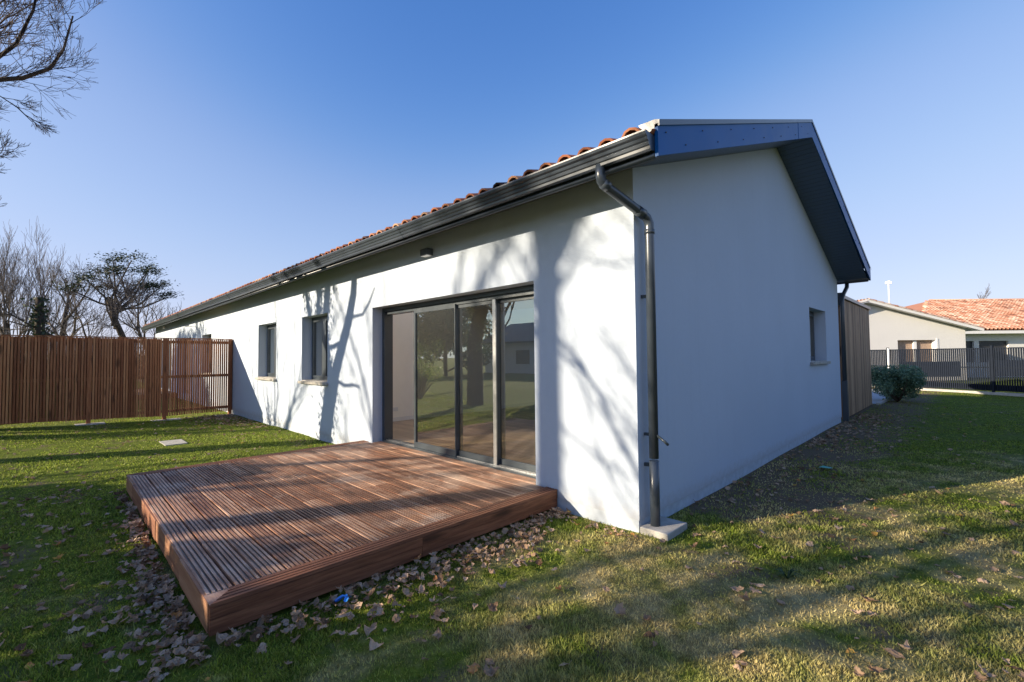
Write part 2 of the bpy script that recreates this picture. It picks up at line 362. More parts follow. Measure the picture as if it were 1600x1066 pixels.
# ------------------------------------------------------------------ clay tile field
def tiles(mb, O, U, Vd, ulen, vlen, pitch=.21, course=.36, r=.092, n=6, clip=None, tmap=None):
    O = Vector(O); U = Vector(U).normalized(); Vd = Vector(Vd).normalized(); W = U.cross(Vd)
    if W.z < 0: W = -W
    nu = int(ulen/pitch); nv = int(math.ceil(vlen/course))
    # channel sheet
    mb.poly([O+W*.0, O+U*ulen, O+U*ulen+Vd*vlen, O+Vd*vlen], .2) if clip is None else None
    for i in range(nu):
        for j in range(nv):
            uc = (i+.5)*pitch; v0 = j*course; v1 = min(v0+course+.04, vlen)
            if clip and not clip(uc, v0+course*.5): continue
            t = random.random(); t = .25+.7*t if random.random() > .09 else random.uniform(0, .12)
            if tmap: t = tmap(t)
            rows = []
            jx = random.uniform(-.006, .006); jz = random.uniform(-.003, .004)
            for v, rad, lift in ((v0, r, .016+jz), (v1, r*.84, 0)):
                rows.append([O+U*(uc+jx+rad*math.cos(math.pi*k/n))+Vd*v+W*(lift+rad*math.sin(math.pi*k/n)) for k in range(n+1)])
            mb.grid(rows, t)
            # nose thickness
            inn = [O+U*(uc+jx+(r-.018)*math.cos(math.pi*k/n))+Vd*v0+W*(.016+jz+(r-.018)*math.sin(math.pi*k/n)) for k in range(n+1)]
            inn2 = [p+Vd*.06 for p in inn]
            mb.grid([rows[0], inn, inn2], t*.9, False)
            # channel tile between covers
            ch = []
            for v in (v0, v1):
                ch.append([O+U*(uc+pitch/2+.07*math.cos(math.pi*k/4))+Vd*v+W*(.045-(.0 if v == v0 else .02)-.04*math.sin(math.pi*k/4)) for k in range(5)])
            mb.grid(ch, min(1, t*.8))

# ------------------------------------------------------------------ house
house = thing('house', 'long white rendered bungalow with dark grey eaves and clay tile roof', 'house', (0, 0, 0))
ZT = 3.14; YB = 8.8; XL = -26.6
def wall_holes(mb, u0, u1, z0, z1, holes, thick, conv):
    """conv(u, z, d): 3D point at depth d behind the face"""
    us = sorted({u0, u1, *[h[0] for h in holes], *[h[1] for h in holes]}); zs = sorted({z0, z1, *[h[2] for h in holes], *[h[3] for h in holes]})
    def solid(i, j):
        if i < 0 or j < 0 or i >= len(us)-1 or j >= len(zs)-1: return False
        cu = (us[i]+us[i+1])/2; cz = (zs[j]+zs[j+1])/2
        return not any(h[0] < cu < h[1] and h[2] < cz < h[3] for h in holes)
    for i in range(len(us)-1):
        for j in range(len(zs)-1):
            if not solid(i, j): continue
            a, b2, c, d = us[i], us[i+1], zs[j], zs[j+1]
            mb.poly([conv(a,c,0), conv(b2,c,0), conv(b2,d,0), conv(a,d,0)]); mb.poly([conv(a,c,thick), conv(a,d,thick), conv(b2,d,thick), conv(b2,c,thick)])
            if not solid(i-1, j): mb.poly([conv(a,c,0), conv(a,d,0), conv(a,d,thick), conv(a,c,thick)])
            if not solid(i+1, j): mb.poly([conv(b2,c,0), conv(b2,c,thick), conv(b2,d,thick), conv(b2,d,0)])
            if not solid(i, j-1): mb.poly([conv(a,c,0), conv(a,c,thick), conv(b2,c,thick), conv(b2,c,0)])
            if not solid(i, j+1): mb.poly([conv(a,d,0), conv(b2,d,0), conv(b2,d,thick), conv(a,d,thick)])
W1 = (-7.53, -6.30, 1.07, 2.35); W2 = (-10.33, -9.05, 1.07, 2.35); DO = (-4.62, -1.18, .165, 2.30)
W3 = (-16.4, -15.1, 1.07, 2.35); W4 = (-20.6, -18.2, .19, 2.35)
DO2 = (-25.6, -22.2, .19, 2.30)
b = MB(); wall_holes(b, XL, 0, .10, ZT, [W1, W2, DO, W3, W4, DO2], .32, lambda u, z, d: (u, d, z)); b.build('wall', M['stucco'], house)
GW = (6.15, 7.49, 1.36, 2.36)
b = MB(); wall_holes(b, .32, YB, .10, ZT-.02, [GW], .32, lambda u, z, d: (-d, u, z))
b.prism([(-.32, .32, ZT-.02), (-.32, YB, ZT-.02), (-.32, YB, ZT+.02), (-.32, 4.39, 4.75), (-.32, 0, ZT+.03), (-.32, 0, ZT+.001), (-.32, .32, ZT+.001)], (.32, 0, 0)); b.build('wall', M['stucco'], house)
b = MB(); wall_holes(b, XL, -.33, .1, ZT, [(-6.2, -.8, .19, 2.5), (-12, -9, .19, 2.3)], .3, lambda u, z, d: (u, YB-.3+d, z)); b.box((XL, .33, .1), (XL+.3, YB-.31, ZT)); b.prism([(XL, 0, ZT), (XL, YB, ZT), (XL, 4.39, 4.72)], (.32, 0, 0)); b.build('wall', M['stucco'], house)  # wide unseen opening added at the back to light the living room
b = MB()
b.box((XL+.01, .012, -.05), (-.012, .3, .10)); b.box((-.3, .301, -.05), (-.012, YB-.01, .10)); b.build('plinth', M['plinth'], house)
# soffits
K = (4.72-ZT)/4.39
b = MB(); b.poly([(-27, -.385, ZT-.385*K), (.455, -.385, ZT-.385*K), (.455, 0, ZT), (-27, 0, ZT)])
b.poly([(-27, -.385, ZT-.385*K+.05), (-27, 0, ZT+.05), (.455, 0, ZT+.05), (.455, -.385, ZT-.385*K+.05)]); b.build('soffit', M['soffit_front'], house)
b = MB(); b.poly([(.003, 0, ZT+.001), (.455, 0, ZT+.001), (.475, 4.39, 4.735), (.003, 4.39, 4.735)])
b.poly([(.003, 4.39, 4.735), (.475, 4.39, 4.735), (.535, 8.8, 3.13), (.003, 8.8, 3.13)])
b.poly([(-27, 8.802, 3.13), (.535, 8.802, 3.13), (.545, 9.2, 3.13), (-27, 9.2, 3.13)]); b.build('soffit', M['soffit'], house)
# rake fascia boards
b = MB()
def fas(P0, P1, h, x0, x1, t=.028):
    (ya, za), (yb, zb) = P0, P1
    a = [(x0-t, ya, za), (x1-t, yb, zb), (x1-t, yb, zb+h), (x0-t, ya, za+h)]
    b.prism(a, (t, 0, 0))
def lerp(a, b2, t): return a+(b2-a)*t
def seg(y0, y1, A, B, h, ga):
    ta, tb = (y0-A[0])/(B[0]-A[0]), (y1-A[0])/(B[0]-A[0])
    fas((y0, lerp(A[1], B[1], ta)), (y1, lerp(A[1], B[1], tb)), h, lerp(A[2], B[2], ta)+ga, lerp(A[2], B[2], tb)+ga)
FA, FR, FB = (-.42, 2.975, .455), (4.39, 4.735, .478), (9.22, 3.12, .55)
seg(-.42, 3.60, FA, FR, .245, 0); seg(3.606, 4.39, FA, FR, .245, .003); seg(4.392, 6.6, FR, FB, .245, .003); seg(6.606, 9.22, FR, FB, .245, 0)
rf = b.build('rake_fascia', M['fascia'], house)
b = MB()                                     # flashing cap on top, turned down over the board
for (A, B2) in ((FA, FR), (FR, FB)):
    P = lambda e, dx, dz: (e[2]+dx, e[0], e[1]+.247+dz)
    rows = [[P(A, -.16, .035), P(A, -.03, .035), P(A, .012, .022), P(A, .012, -.022)], [P(B2, -.16, .035), P(B2, -.03, .035), P(B2, .012, .022), P(B2, .012, -.022)]]
    b.grid(rows, .5, False)
    b.poly([P(A, -.16, .035), P(A, -.03, .035), P(A, .012, .022), P(A, .012, -.022), P(A, -.03, -.03), P(A, -.10, -.06)])
b.build('flashing', M['gutter'], house)
b = MB()                                     # screws and joint straps
for k in range(22):
    y = -.3+k*.42/1.0*.5
    for (A, B2) in ((FA, FR), (FR, FB)):
        y2 = A[0]+.12+k*.34; 
        if y2 > B2[0]-.08: continue
        t = (y2-A[0])/(B2[0]-A[0]); z = lerp(A[1], B2[1], t)+(.06 if k % 2 else .17); x = lerp(A[2], B2[2], t)
        b = MB(); b.tube([(x-.005, y2, z), (x+.008, y2, z)], .0055, 6); b.build('screw', M['dark'], rf)
# eave fascia, lip, gutter
b = MB(); b.box((-27, -.400, 3.02), (.42, -.380, 3.16)); b.build('eave_fascia', M['gutter'], house)
b = MB(); b.tube([(-27, -.402, 2.992), (.424, -.402, 2.992)], .022, 10); b.box((-27, -.398, 3.0), (.422, -.381, 3.019)); b.build('eave_trim', M['galv'] if False else M['gutter'], house)
prof = [(p[0], p[1]-.018) for p in [(-.404,3.150),(-.404,3.045),(-.462,3.030),(-.485,3.038),(-.489,3.058),(-.502,3.064),(-.508,3.082),(-.505,3.088),(-.520,3.096),(-.527,3.112),(-.524,3.118),(-.545,3.128),(-.553,3.148),(-.553,3.160),(-.540,3.160),(-.540,3.150),(-.500,3.075),(-.470,3.045),(-.42,3.055),(-.412,3.150)]]
def extrude_prof(mb, prof, x0, x1, closed=True, fixed='x'):
    rows = [[(x, p[0], p[1]) for p in prof] for x in (x0, x1)]
    mb.grid(rows, .5, False, closed)
b = MB()
xc = [-27.1, -23, -19, -15, -11, -7, -3, .415]
extrude_prof(b, prof, -27.1, .415)
end = [(p[0], p[1]) for p in prof[:14]]
b.prism([(.417, p[0], p[1]) for p in end], (.006, 0, 0)); b.prism([(-27.112, p[0], p[1]) for p in end], (.006, 0, 0))
b.build('gutter', M['gutter'], house)
b = MB()
for x in xc[1:-1]:
    b = MB(); extrude_prof(b, [(p[0]-.004 if i < 14 else p[0], p[1]-.003 if i < 12 else p[1]+.002) for i, p in enumerate(prof[:14])], x-.05, x+.05, False); b.build('gutter_joint', M['gutter'], house)
# rear gutter
b = MB(); extrude_prof(b, [(9.62-(p[0]+.42)-.42+.0, p[1]+.22-.13) for p in prof], -27.1, .5); b.box((-27, 9.21, 3.125), (.52, 9.235, 3.36)); b.build('gutter', M['gutter'], house)
# roof tiles
b = MB(); ang = math.atan(K); Lf = (4.39+.475)/math.cos(ang)
nU = 129
tiles(b, (-26.72, -.470, 3.116), (1,0,0), (0, math.cos(ang), math.sin(ang)), 27.12, Lf, clip=lambda u, v: not (20.4 < u < 26.2 and 1.9 < v < 4.1))  # gap in the tiles: unseen opening added to light the living room
kb = (4.87-3.37)/4.85; ab = math.atan(kb)
tiles(b, (-26.72, 9.24, 3.33), (1,0,0), (0, -math.cos(ab), math.sin(ab)), 27.12, 4.85/math.cos(ab), n=4, clip=lambda u, v: not (20.4 < u < 26.2 and 1.0 < v < 4.3))  # rear slope has a second unseen opening, added to light the room
x = -26.7
while x < .38:                                # ridge tiles
    t = random.uniform(.3, .9)
    rows = [[(xx, 4.39+rd*math.cos(math.pi*k/8), 4.86+lf+rd*math.sin(math.pi*k/8)) for k in range(9)] for xx, rd, lf in ((x, .12, 0), (min(x+.42, .44), .135, .015))]
    b.grid(rows, t); x += .38
b.build('roof', M['tile'], house)
b = MB(); za = lambda y: 3.05+(y+.36)*1.75/4.75
for xa, xb, ya, yb in ((-26.9, .42, -.36, 1.25), (-26.9, .42, 3.4, 4.39), (-26.9, -6.45, 1.25, 3.4), (-.36, .42, 1.25, 3.4)): b.poly([(xa, ya, za(ya)), (xb, ya, za(ya)), (xb, yb, za(yb)), (xa, yb, za(yb))])  # underlay left open at the added front roof opening
 
zb = lambda y: 4.8-(y-4.39)*1.5/4.71
for xa, xb, ya, yb in ((-26.9, .42, 8.2, 9.1), (-26.9, .42, 4.39, 4.95), (-26.9, -6.45, 4.95, 8.2), (-.36, .42, 4.95, 8.2)): b.poly([(xa, yb, zb(yb)), (xa, ya, zb(ya)), (xb, ya, zb(ya)), (xb, yb, zb(yb))])  # underlay left open at the added rear roof opening
b.build('roof_underlay', M['dark'], house)

# downpipes
b = MB(); px, py = .085, .115
b.tube([(-.03,-.455,3.045), (-.03,-.455,2.95), (-.028,-.445,2.915), (-.018,-.42,2.885), (.06,.03,2.735), (.078,.09,2.70), (px,py,2.655), (px,py,2.62), (px,py,.62)], .040, 16)
b.tube([(px,py,2.60), (px,py,2.56)], .0445, 16); b.tube([(-.024,-.435,2.900), (-.005,-.385,2.872)], .0445, 16); b.tube([(.05,-.03,2.752),(.066,.05,2.727)], .0445, 16)
dp = b.build('downpipe', M['gutter'], house)
b = MB(); b.tube([(px, py, .05), (px, py, .60)], .0412, 20); b.build('pipe_base', M['gutter'], house)
for z in (2.02, .56, .82):
    b = MB(); b.box((.0, py-.012, z-.012), (px, py+.012, z+.012))
    if z == .82: b.tube([(px+.03,py,z), (px+.10,py-.02,z-.035), (px+.12,py-.02,z-.05)], .011, 6); b.tube([(px+.115,py-.035,z-.035),(px+.13,py-.0,z-.07)], .012, 6)
    else: b.box((px-.085, py-.02, z-.014), (px-.04, py+.01, z+.014))
    b.build('pipe_clamp', M['metal'], house)
b = MB(); b.tube([(.10,9.32,3.12),(.10,9.30,3.03),(.06,9.12,2.86),(.05,9.0,2.74),(.05,8.98,2.6),(.05,8.98,.4)], .042, 12); b.build('downpipe', M['metal'], house)
b = MB(); b.box((.0, 8.93, 0), (.10, 9.04, .9)); b.build('pipe_base', M['metal'], house)

# windows
def window(hole, front=True, hinge_right=False, ajar=False, grey=True):
    u0, u1, z0, z1 = hole
    cv = (lambda u, d, z: (u, d, z)) if front else (lambda u, d, z: (-d, u, z))
    def bx(mb, ua, ub, da, db, za, zb):
        p, q2 = cv(ua, da, za), cv(ub, db, zb)
        mb.box(tuple(min(p[i], q2[i]) for i in range(3)), tuple(max(p[i], q2[i]) for i in range(3)))
    d0 = .20; f = MB(); t = .06
    bx(f, u0, u0+t, d0, d0+.08, z0, z1); bx(f, u1-t, u1, d0, d0+.08, z0, z1); bx(f, u0+t, u1-t, d0, d0+.08, z1-t, z1); bx(f, u0+t, u1-t, d0, d0+.08, z0, z0+t)
    um = (u0+u1)/2; bx(f, um-.05, um+.05, d0-.012, d0+.07, z0+t, z1-t)
    for a, c in ((u0+t, um-.05), (um+.05, u1-t)):
        bx(f, a, a+.04, d0-.01, d0+.05, z0+t, z1-t); bx(f, c-.04, c, d0-.01, d0+.05, z0+t, z1-t); bx(f, a+.04, c-.04, d0-.01, d0+.05, z1-t-.04, z1-t); bx(f, a+.04, c-.04, d0-.01, d0+.05, z0+t, z0+t+.04)
    win = f.build('window', M['metal'], house)
    g = MB(); 
    for a, c in ((u0+t+.04, um-.09), (um+.09, u1-t-.04)): g.poly([cv(a, d0+.02, z0+t+.04), cv(c, d0+.02, z0+t+.04), cv(c, d0+.02, z1-t-.04), cv(a, d0+.02, z1-t-.04)])
    g.build('pane', M['glass'], win)
    r = MB(); bx(r, u0-.0, u1+.0, .33, .34, z0, z1)                       # pale blind behind the glass
    if z0 > .5:
        s = MB(); pts = [(u0-.04, -.055, z0-.05), (u1+.04, .19, z0-.008)]
        bx(s, u0-.05, u1+.05, -.06, -.002, z0-.055, z0-.004); bx(s, u0+.002, u1-.002, -.001, .199, z0-.03, z0+.012)
        s.build('sill', M['concrete'], win, bevel=.006)
    return win
for h in (W1, W2, W3, W4, DO2): window(h)
window(GW, False)
# dark rooms behind small windows
for (a, c) in ((W1[0]-.9, W1[1]-.2), (W2[0]-1, W2[1]+.5), (W3[0]-1, W3[1]+1)):
    b = MB()
    b.poly([(a, 3.4, .19), (c, 3.4, .19), (c, 3.4, 2.7), (a, 3.4, 2.7)]); b.poly([(a, .33, .19), (a, 3.4, .19), (a, 3.4, 2.7), (a, .33, 2.7)]); b.poly([(c, .33, .19), (c, .33, 2.7), (c, 3.4, 2.7), (c, 3.4, .19)])
    b.poly([(a, .33, 2.69), (a, 3.4, 2.69), (c, 3.4, 2.69), (c, .33, 2.69)]); b.build('interior_wall', M['paint'], house)

# living room
RX0, RX1, RY1 = -6.45, -.36, 5.9
b = MB()
b.poly([(RX0, .33, .19), (RX0, RY1, .19), (RX0, RY1, 2.7), (RX0, .33, 2.7)]); b.poly([(RX1, .33, .19), (RX1, .33, 2.7), (RX1, RY1, 2.7), (RX1, RY1, .19)])
for a, c, z0 in ((-4.2, -3.85, .19), (-1.4, RX1, .19), (RX0, -4.2, 2.45), (-3.85, -1.4, 2.45)):
    b.box((a, RY1, z0), (c, RY1+.12, 2.7))
b.poly([(RX0, .33, 2.69), (RX0, 1.2, 2.69), (RX1, 1.2, 2.69), (RX1, .33, 2.69)]); b.poly([(RX0, 3.4, 2.69), (RX0, 4.6, 2.69), (RX1, 4.6, 2.69), (RX1, 3.4, 2.69)])  # ceiling left open below the added roof openings
b.poly([(RX0, 1.2, 2.69), (RX1, 1.2, 2.69), (RX1, 1.2, 3.5), (RX0, 1.2, 3.5)]); b.poly([(RX0, 3.4, 2.69), (RX1, 3.4, 2.69), (RX1, 3.4, 4.4), (RX0, 3.4, 4.4)]); b.poly([(RX0, 1.2, 2.69), (RX0, 3.4, 2.69), (RX0, 3.4, 4.4), (RX0, 1.2, 3.5)]); b.poly([(RX1, 1.2, 2.69), (RX1, 3.4, 2.69), (RX1, 3.4, 4.4), (RX1, 1.2, 3.5)])  # shaft sides of the added front roof opening
b.box((RX0, 4.6, 2.69), (RX1, 4.66, 4.55)); b.box((RX0-.05, 4.67, 2.69), (RX0, 8.4, 3.2))
b.poly([(RX0, 5.9, .19), (RX0, 8.5, .19), (RX0, 8.5, 2.7), (RX0, 5.9, 2.7)])
b.poly([(RX0-.02, .34, .19), (RX0-.02, .34, 2.7), (-4.72, .34, 2.7), (-4.72, .34, .19)]); b.poly([(-1.1, .34, .19), (-1.1, .34, 2.7), (RX1, .34, 2.7), (RX1, .34, .19)])
iw = b.build('interior_wall', M['paint'], house)
b = MB()
yy = .33
while yy < 8.4:
    xx = RX0
    while xx < RX1:
        l2 = random.uniform(.9, 1.7); x2 = min(xx+l2, RX1); y2 = min(yy+.138, 8.4); b.poly([(xx, yy, .188), (x2-.002, yy, .188), (x2-.002, y2-.002, .188), (xx, y2-.002, .188)], random.random()); xx = x2
    yy += .14
b.poly([(RX0, .2, .18), (RX1, .2, .18), (RX1, 8.5, .18), (RX0, 8.5, .18)], .1)
b.build('floor', M['floor'], house)
b = MB(); b.box((RX0, .4, .189), (RX0+.012, RY1-.01, .27)); b.build('skirting', M['white'], house)
b = MB()
for k in range(3): b.box((RX0+.001, 1.30+k*.085, .40), (RX0+.012, 1.38+k*.085, .48))
b.build('outlet', M['white'], house, bevel=.003)

# sliding door: outer frame as the part, leaves below it
f = MB(); x0, x1, z0, z1 = DO; z0 = .19
f.box((x0, .17, z0), (x0+.07, .32, z1)); f.box((x1-.05, .17, z0), (x1, .32, z1)); f.box((x0+.07, .17, z1-.055), (x1-.05, .32, z1)); f.box((x0+.07, .205, z1-.10), (x1-.05, .32, z1-.055))
f.box((x0+.07, .15, z0-.005), (x1-.05, .32, z0+.018))
door = f.build('sliding_door', M['metal'], house)
def leaf(xa, xb, y, wl=.04, wr=.04, mat='metal', rw=None):
    g = MB(); za, zb = z0+.02, z1-.09; t = .036
    g.box((xa, y, za), (xa+wl, y+t, zb)); g.box((xb-wr, y, za), (xb, y+t, zb)); g.box((xa+wl, y, za), (xb-wr, y+t, za+.075)); g.box((xa+wl, y, zb-.055), (xb-wr, y+t, zb))
    lf = g.build('door_leaf', M['metal'], door)
    g = MB(); g.poly([(xa+wl, y+.018, za+.075), (xb-wr, y+.018, za+.075), (xb-wr, y+.018, zb-.055), (xa+wl, y+.018, zb-.055)]); g.build('pane', M['glass'], door)
leaf(-3.72, -2.745, .178, .038, .014); leaf(-2.78, -1.99, .222, .034, .014); leaf(-2.03, -1.235, .262, .03, .03)
g = MB(); g.box((-2.045, .203, z0+.03), (-1.99, .2215, z1-.1)); g.build('door_stile', M['galv'], door)
g = MB(); g.box((x0+.075, .235, z0+.019), (x1-.055, .245, z0+.03)); g.box((x0+.075, .193, z0+.019), (x1-.055, .200, z0+.03)); g.build('door_rail', M['galv'], door)
# eave light
b = MB(); b.box((-3.14, -.10, 2.865), (-2.98, -.001, 2.955)); wl = b.build('wall_light', M['metal'], house, bevel=.006)
b = MB(); b.box((-3.13, -.09, 2.859), (-2.99, -.01, 2.8645)); b.build('light_diffuser', M['white'], wl)
b = MB(); b.box((-23.9, -.10, 2.95), (-23.72, -.001, 3.04)); wl = b.build('wall_light', M['white'], house, bevel=.006)
b = MB(); b.tube([(-17.5, -.02, 2.72), (-17.5, -.3, 2.70), (-16.9, -.3, 2.70)], .012, 6); b.build('wall_bracket', M['metal'], house)

# ------------------------------------------------------------------ concrete pad under the downpipe and stepping slabs
b = MB(); b.box((.004, -.004, -.04), (.255, .365, .052)); tag(b.build('concrete_pad', M['concrete'], bevel=.008), 'square concrete pad under the foot of the corner downpipe', 'concrete pad')
def slab(x, y, sx, sy, label, name='paving_slab'):
    z = float(ground(x, y)); s = MB()
    s.prism([(x-sx, y-sy, z-.03), (x+sx*.95, y-sy*.9, z-.03), (x+sx, y+sy, z-.03), (x-sx*.92, y+sy, z-.03)], (0, 0, .042)); return tag(s.build(name, M['concrete'], bevel=.006), label, 'paving slab')
slab(-8.38, -1.97, .30, .17, 'pale flat concrete slab lying alone in the lawn beyond the deck')
slab(-12.45, -1.5, .22, .30, 'concrete slab at the foot of the fence post nearest the house but one', 'footing_slab')
slab(-12.5, -2.93, .2, .26, 'concrete slab at the foot of the third fence post from the house', 'footing_slab')
slab(-12.35, -.22, .2, .25, 'concrete slab at the fence foot right beside the house wall', 'footing_slab')

# ------------------------------------------------------------------ timber deck
def make_deck(name, label, X0, X1, Y0, Y1, zt, detail=True):
    deck = thing(name, label, 'deck', ((X0+X1)/2, Y0, 0))
    def board(mb, x0, x1, ya, yb, tone):      # grooved plank running along X, dirt in the grooves
        n = 5; wdt = yb-ya; pr = [(ya, zt-.022, 0)]
        for k in range(n):
            a = ya+wdt*(k+.14)/n; c = ya+wdt*(k+.70)/n; rz = random.uniform(-.0012, .0008)
            pr += [(a, zt+rz, 0), (c, zt+rz, 1)]
            if k < n-1: pr += [(c+.0012, zt-.007, 1), (ya+wdt*(k+1.14)/n-.0012, zt-.007, 1)]
        pr += [(yb, zt-.022, 0)]
        for p, q in zip(pr, pr[1:]): mb.poly([(x0, p[0], p[1]), (x1, p[0], p[1]), (x1, q[0], q[1]), (x0, q[0], q[1])], tone+(2 if p[2] else 0))
        mb.poly([(x0, p[0], p[1]) for p in reversed(pr)], tone); mb.poly([(x1, p[0], p[1]) for p in pr], tone)
    b = MB(); y = Y0+.012; ex = X1-.145; k = 0; pw = .139
    yend = Y1-.004
    cuts_pool = [[X0+.005+.14, -3.3, ex], [X0+.145, -2.35, ex], [X0+.145, -3.9, -1.9, ex]] if detail else [[X0+.145, ex]]
    while y < yend-.03:
        y2 = min(y+pw, yend); cuts = cuts_pool[(k*2+(k//3)) % len(cuts_pool)]
        for a, c in zip(cuts, cuts[1:]):
            s = X0+.002 if False else a
            zt0 = zt
            board(b, a+.002, c-.002, y, y2, random.random())
        k += 1; y += pw+.006
    if detail: board(b, -4.61, -1.19, .001, .145, .6)
    b.build('deck_boards', M['deck'], deck)
    # mitred border boards along the right and left ends, running along Y
    def border(xo, xi, sgn):
        g = MB(); nrib = 4; wdt = xi-xo; wd_ = .004
        pr = [(xo, zt-.02)]
        for k in range(nrib): pr += [(xo+wdt*(k+.08)/nrib, zt+.001), (xo+wdt*(k+.80)/nrib, zt+.001), (xo+wdt*(k+.84)/nrib, zt-.008), (xo+wdt*(k+1.06)/nrib, zt-.008)] if k < nrib-1 else [(xo+wdt*(k+.08)/nrib, zt+.001), (xi, zt+.001)]
        pr += [(xi, zt-.02)]
        def row(y, mit):
            return [(p[0], y + (abs(p[0]-xo) if mit else 0), p[1]) for p in pr]
        ra, rb = row(Y0+.002, True), row(Y1-.004, False); tn = random.uniform(.35, .6)
        for q in range(len(pr)-1): g.poly([ra[q], rb[q], rb[q+1], ra[q+1]], tn+(2 if (abs(pr[q+1][0]-pr[q][0]) < wd_ or pr[q+1][2-1] < zt-.004) and 0 < q < len(pr)-2 else 0))
        g.poly(list(reversed(row(Y0+.002, True))), .5)
        g.build('border_board', M['deck_edge'], deck)
    border(X1, X1-.14, 1); border(X0, X0+.14, -1)
    # nosing board along the front to meet the mitre is the first grooved plank; its ends are filled here
    g = MB(); g.poly([(X1-.002, Y0+.001, zt-.003), (X1-.146, Y0+.001, zt-.003), (X1-.146, Y0+.15, zt-.003)], .7); g.build('corner_piece', M['deck'], deck)
    g = MB(); g.poly([(X0+.002, Y0+.001, zt-.003), (X0+.146, Y0+.15, zt-.003), (X0+.146, Y0+.001, zt-.003)], .3)
    g.build('corner_piece', M['deck'], deck)
    # skirts: two stacked boards each side, with visible butt joints
    def skirt_y(x, sg):
        g = MB(); cuts = [Y0, Y0+1.35, Y1-.004] 
        for i, (a, c) in enumerate(zip(cuts, cuts[1:])):
            xa, xb = sorted((x, x-sg*.027)); g.box((xa, a+.002, .105), (xb, c-.001, zt-.024), random.uniform(.36,.5)); xa, xb = sorted((x-sg*.003, x-sg*.027)); g.box((xa, a+.002, .022), (xb, c-.001, .103), random.uniform(.36,.5))
        g.build('skirt_board', M['deck_edge'], deck, bevel=.002)
    skirt_y(X1, 1); skirt_y(X0, -1)
    g = MB(); cuts = [X0+.03, -4.3, -3.4, -2.75, -1.72, X1-.03] if detail else [X0+.03, X1-.03]
    for i, (a, c) in enumerate(zip(cuts, cuts[1:])):
        o = random.uniform(-.004, .004); g.box((a+.003, Y0+o, .018+random.uniform(0, .012)), (c-.003, Y0+.026+o, zt-.004+random.uniform(-.003, .0)), random.random())
    g.build('skirt_board', M['deck_side'], deck, bevel=.003)
    g = MB()
    for x in np.arange(X0+.25, X1-.1, .5): g.box((x, Y0+.04, .02), (x+.045, Y1-.01, zt-.026))
    g.build('joist', M['deck_edge'], deck)
    return deck
make_deck('timber_deck', 'low reddish grooved timber deck in front of the sliding door', -4.89, -.89, -2.93, -.003, .19)
make_deck('timber_deck', 'distant low timber deck glimpsed through the slats of the brown fence', -25.8, -20.6, -2.6, -.003, .19, False)

# ------------------------------------------------------------------ slatted fence
XF = -12.6
fence = thing('slat_fence', 'tall brown vertical slat timber fence standing at right angles to the white house wall', 'fence', (XF, -2.6, 0))
YE = -5.25
b = MB(); y = -.03
while y > YE:
    wd = .036+random.uniform(-.002, .002); t = random.uniform(.2, .72); xo = random.uniform(-.003, .003)
    b.box((XF+xo, y-wd, .095+random.uniform(-.006, .006)+float(ground(XF, y))), (XF+.024+xo, y, 2.06+random.uniform(-.004, .004)), t); y -= wd+.0145
b.build('slat_panel', M['fence'], fence)
b = MB(); y = -1.62
while y > YE:
    b.box((XF-.066, y-.036, .10+float(ground(XF, y))), (XF-.046, y, 2.05), random.random()*.5); y -= .0375 if y < -2.2 else .047  # rear row toned darker: shade behind the front slats put into colour
b.build('rear_slat_panel', M['fence'], fence)
b = MB()
for z in (1.08, 1.98, .2): b.box((XF-.045, YE, z-.035), (XF-.004, -.02, z+.035), .4)
b.box((XF-.02, YE, 2.066), (XF+.045, -.02, 2.088), .35)
b.build('rail', M['fence'], fence)
for yp in (-.05, -1.52, -2.95, -4.4, YE+.05):
    b = MB(); b.box((XF-.045 if yp < -.1 else XF-.06, yp-.045, -.05), (XF+.030 if yp < -.1 else XF+.04, yp+.035, 2.062), random.uniform(.22, .42)); b.build('post', M['fence'], fence)

# ------------------------------------------------------------------ wood clad screen behind the gable
scr = thing('wooden_screen', 'grey brown vertical board screen behind the rear downpipe of the house', 'screen', (0, 11.3, 0))
b = MB(); y = 9.3
while y < 13.3:
    b.prism([(-.03, y, .02), (-.03, y+.143, .02), (-.03, y+.143, 2.78), (-.03, y, 2.78)], (.022+random.uniform(0, .003), 0, 0), random.random()); y += .146
b.build('cladding', M['screen'], scr)
b = MB(); b.box((-1.6, 9.25, 2.785), (.04, 13.5, 2.86)); b.build('roof_edge', M['metal'], scr)
b = MB(); b.box((-.12, 9.12, 2.62), (.03, 9.26, 2.90)); b.build('end_cap', M['metal'], scr)
b = MB(); b.box((-.10, 9.32, 0), (-.035, 13.45, 2.78)); b.build('frame', M['screen'], scr)

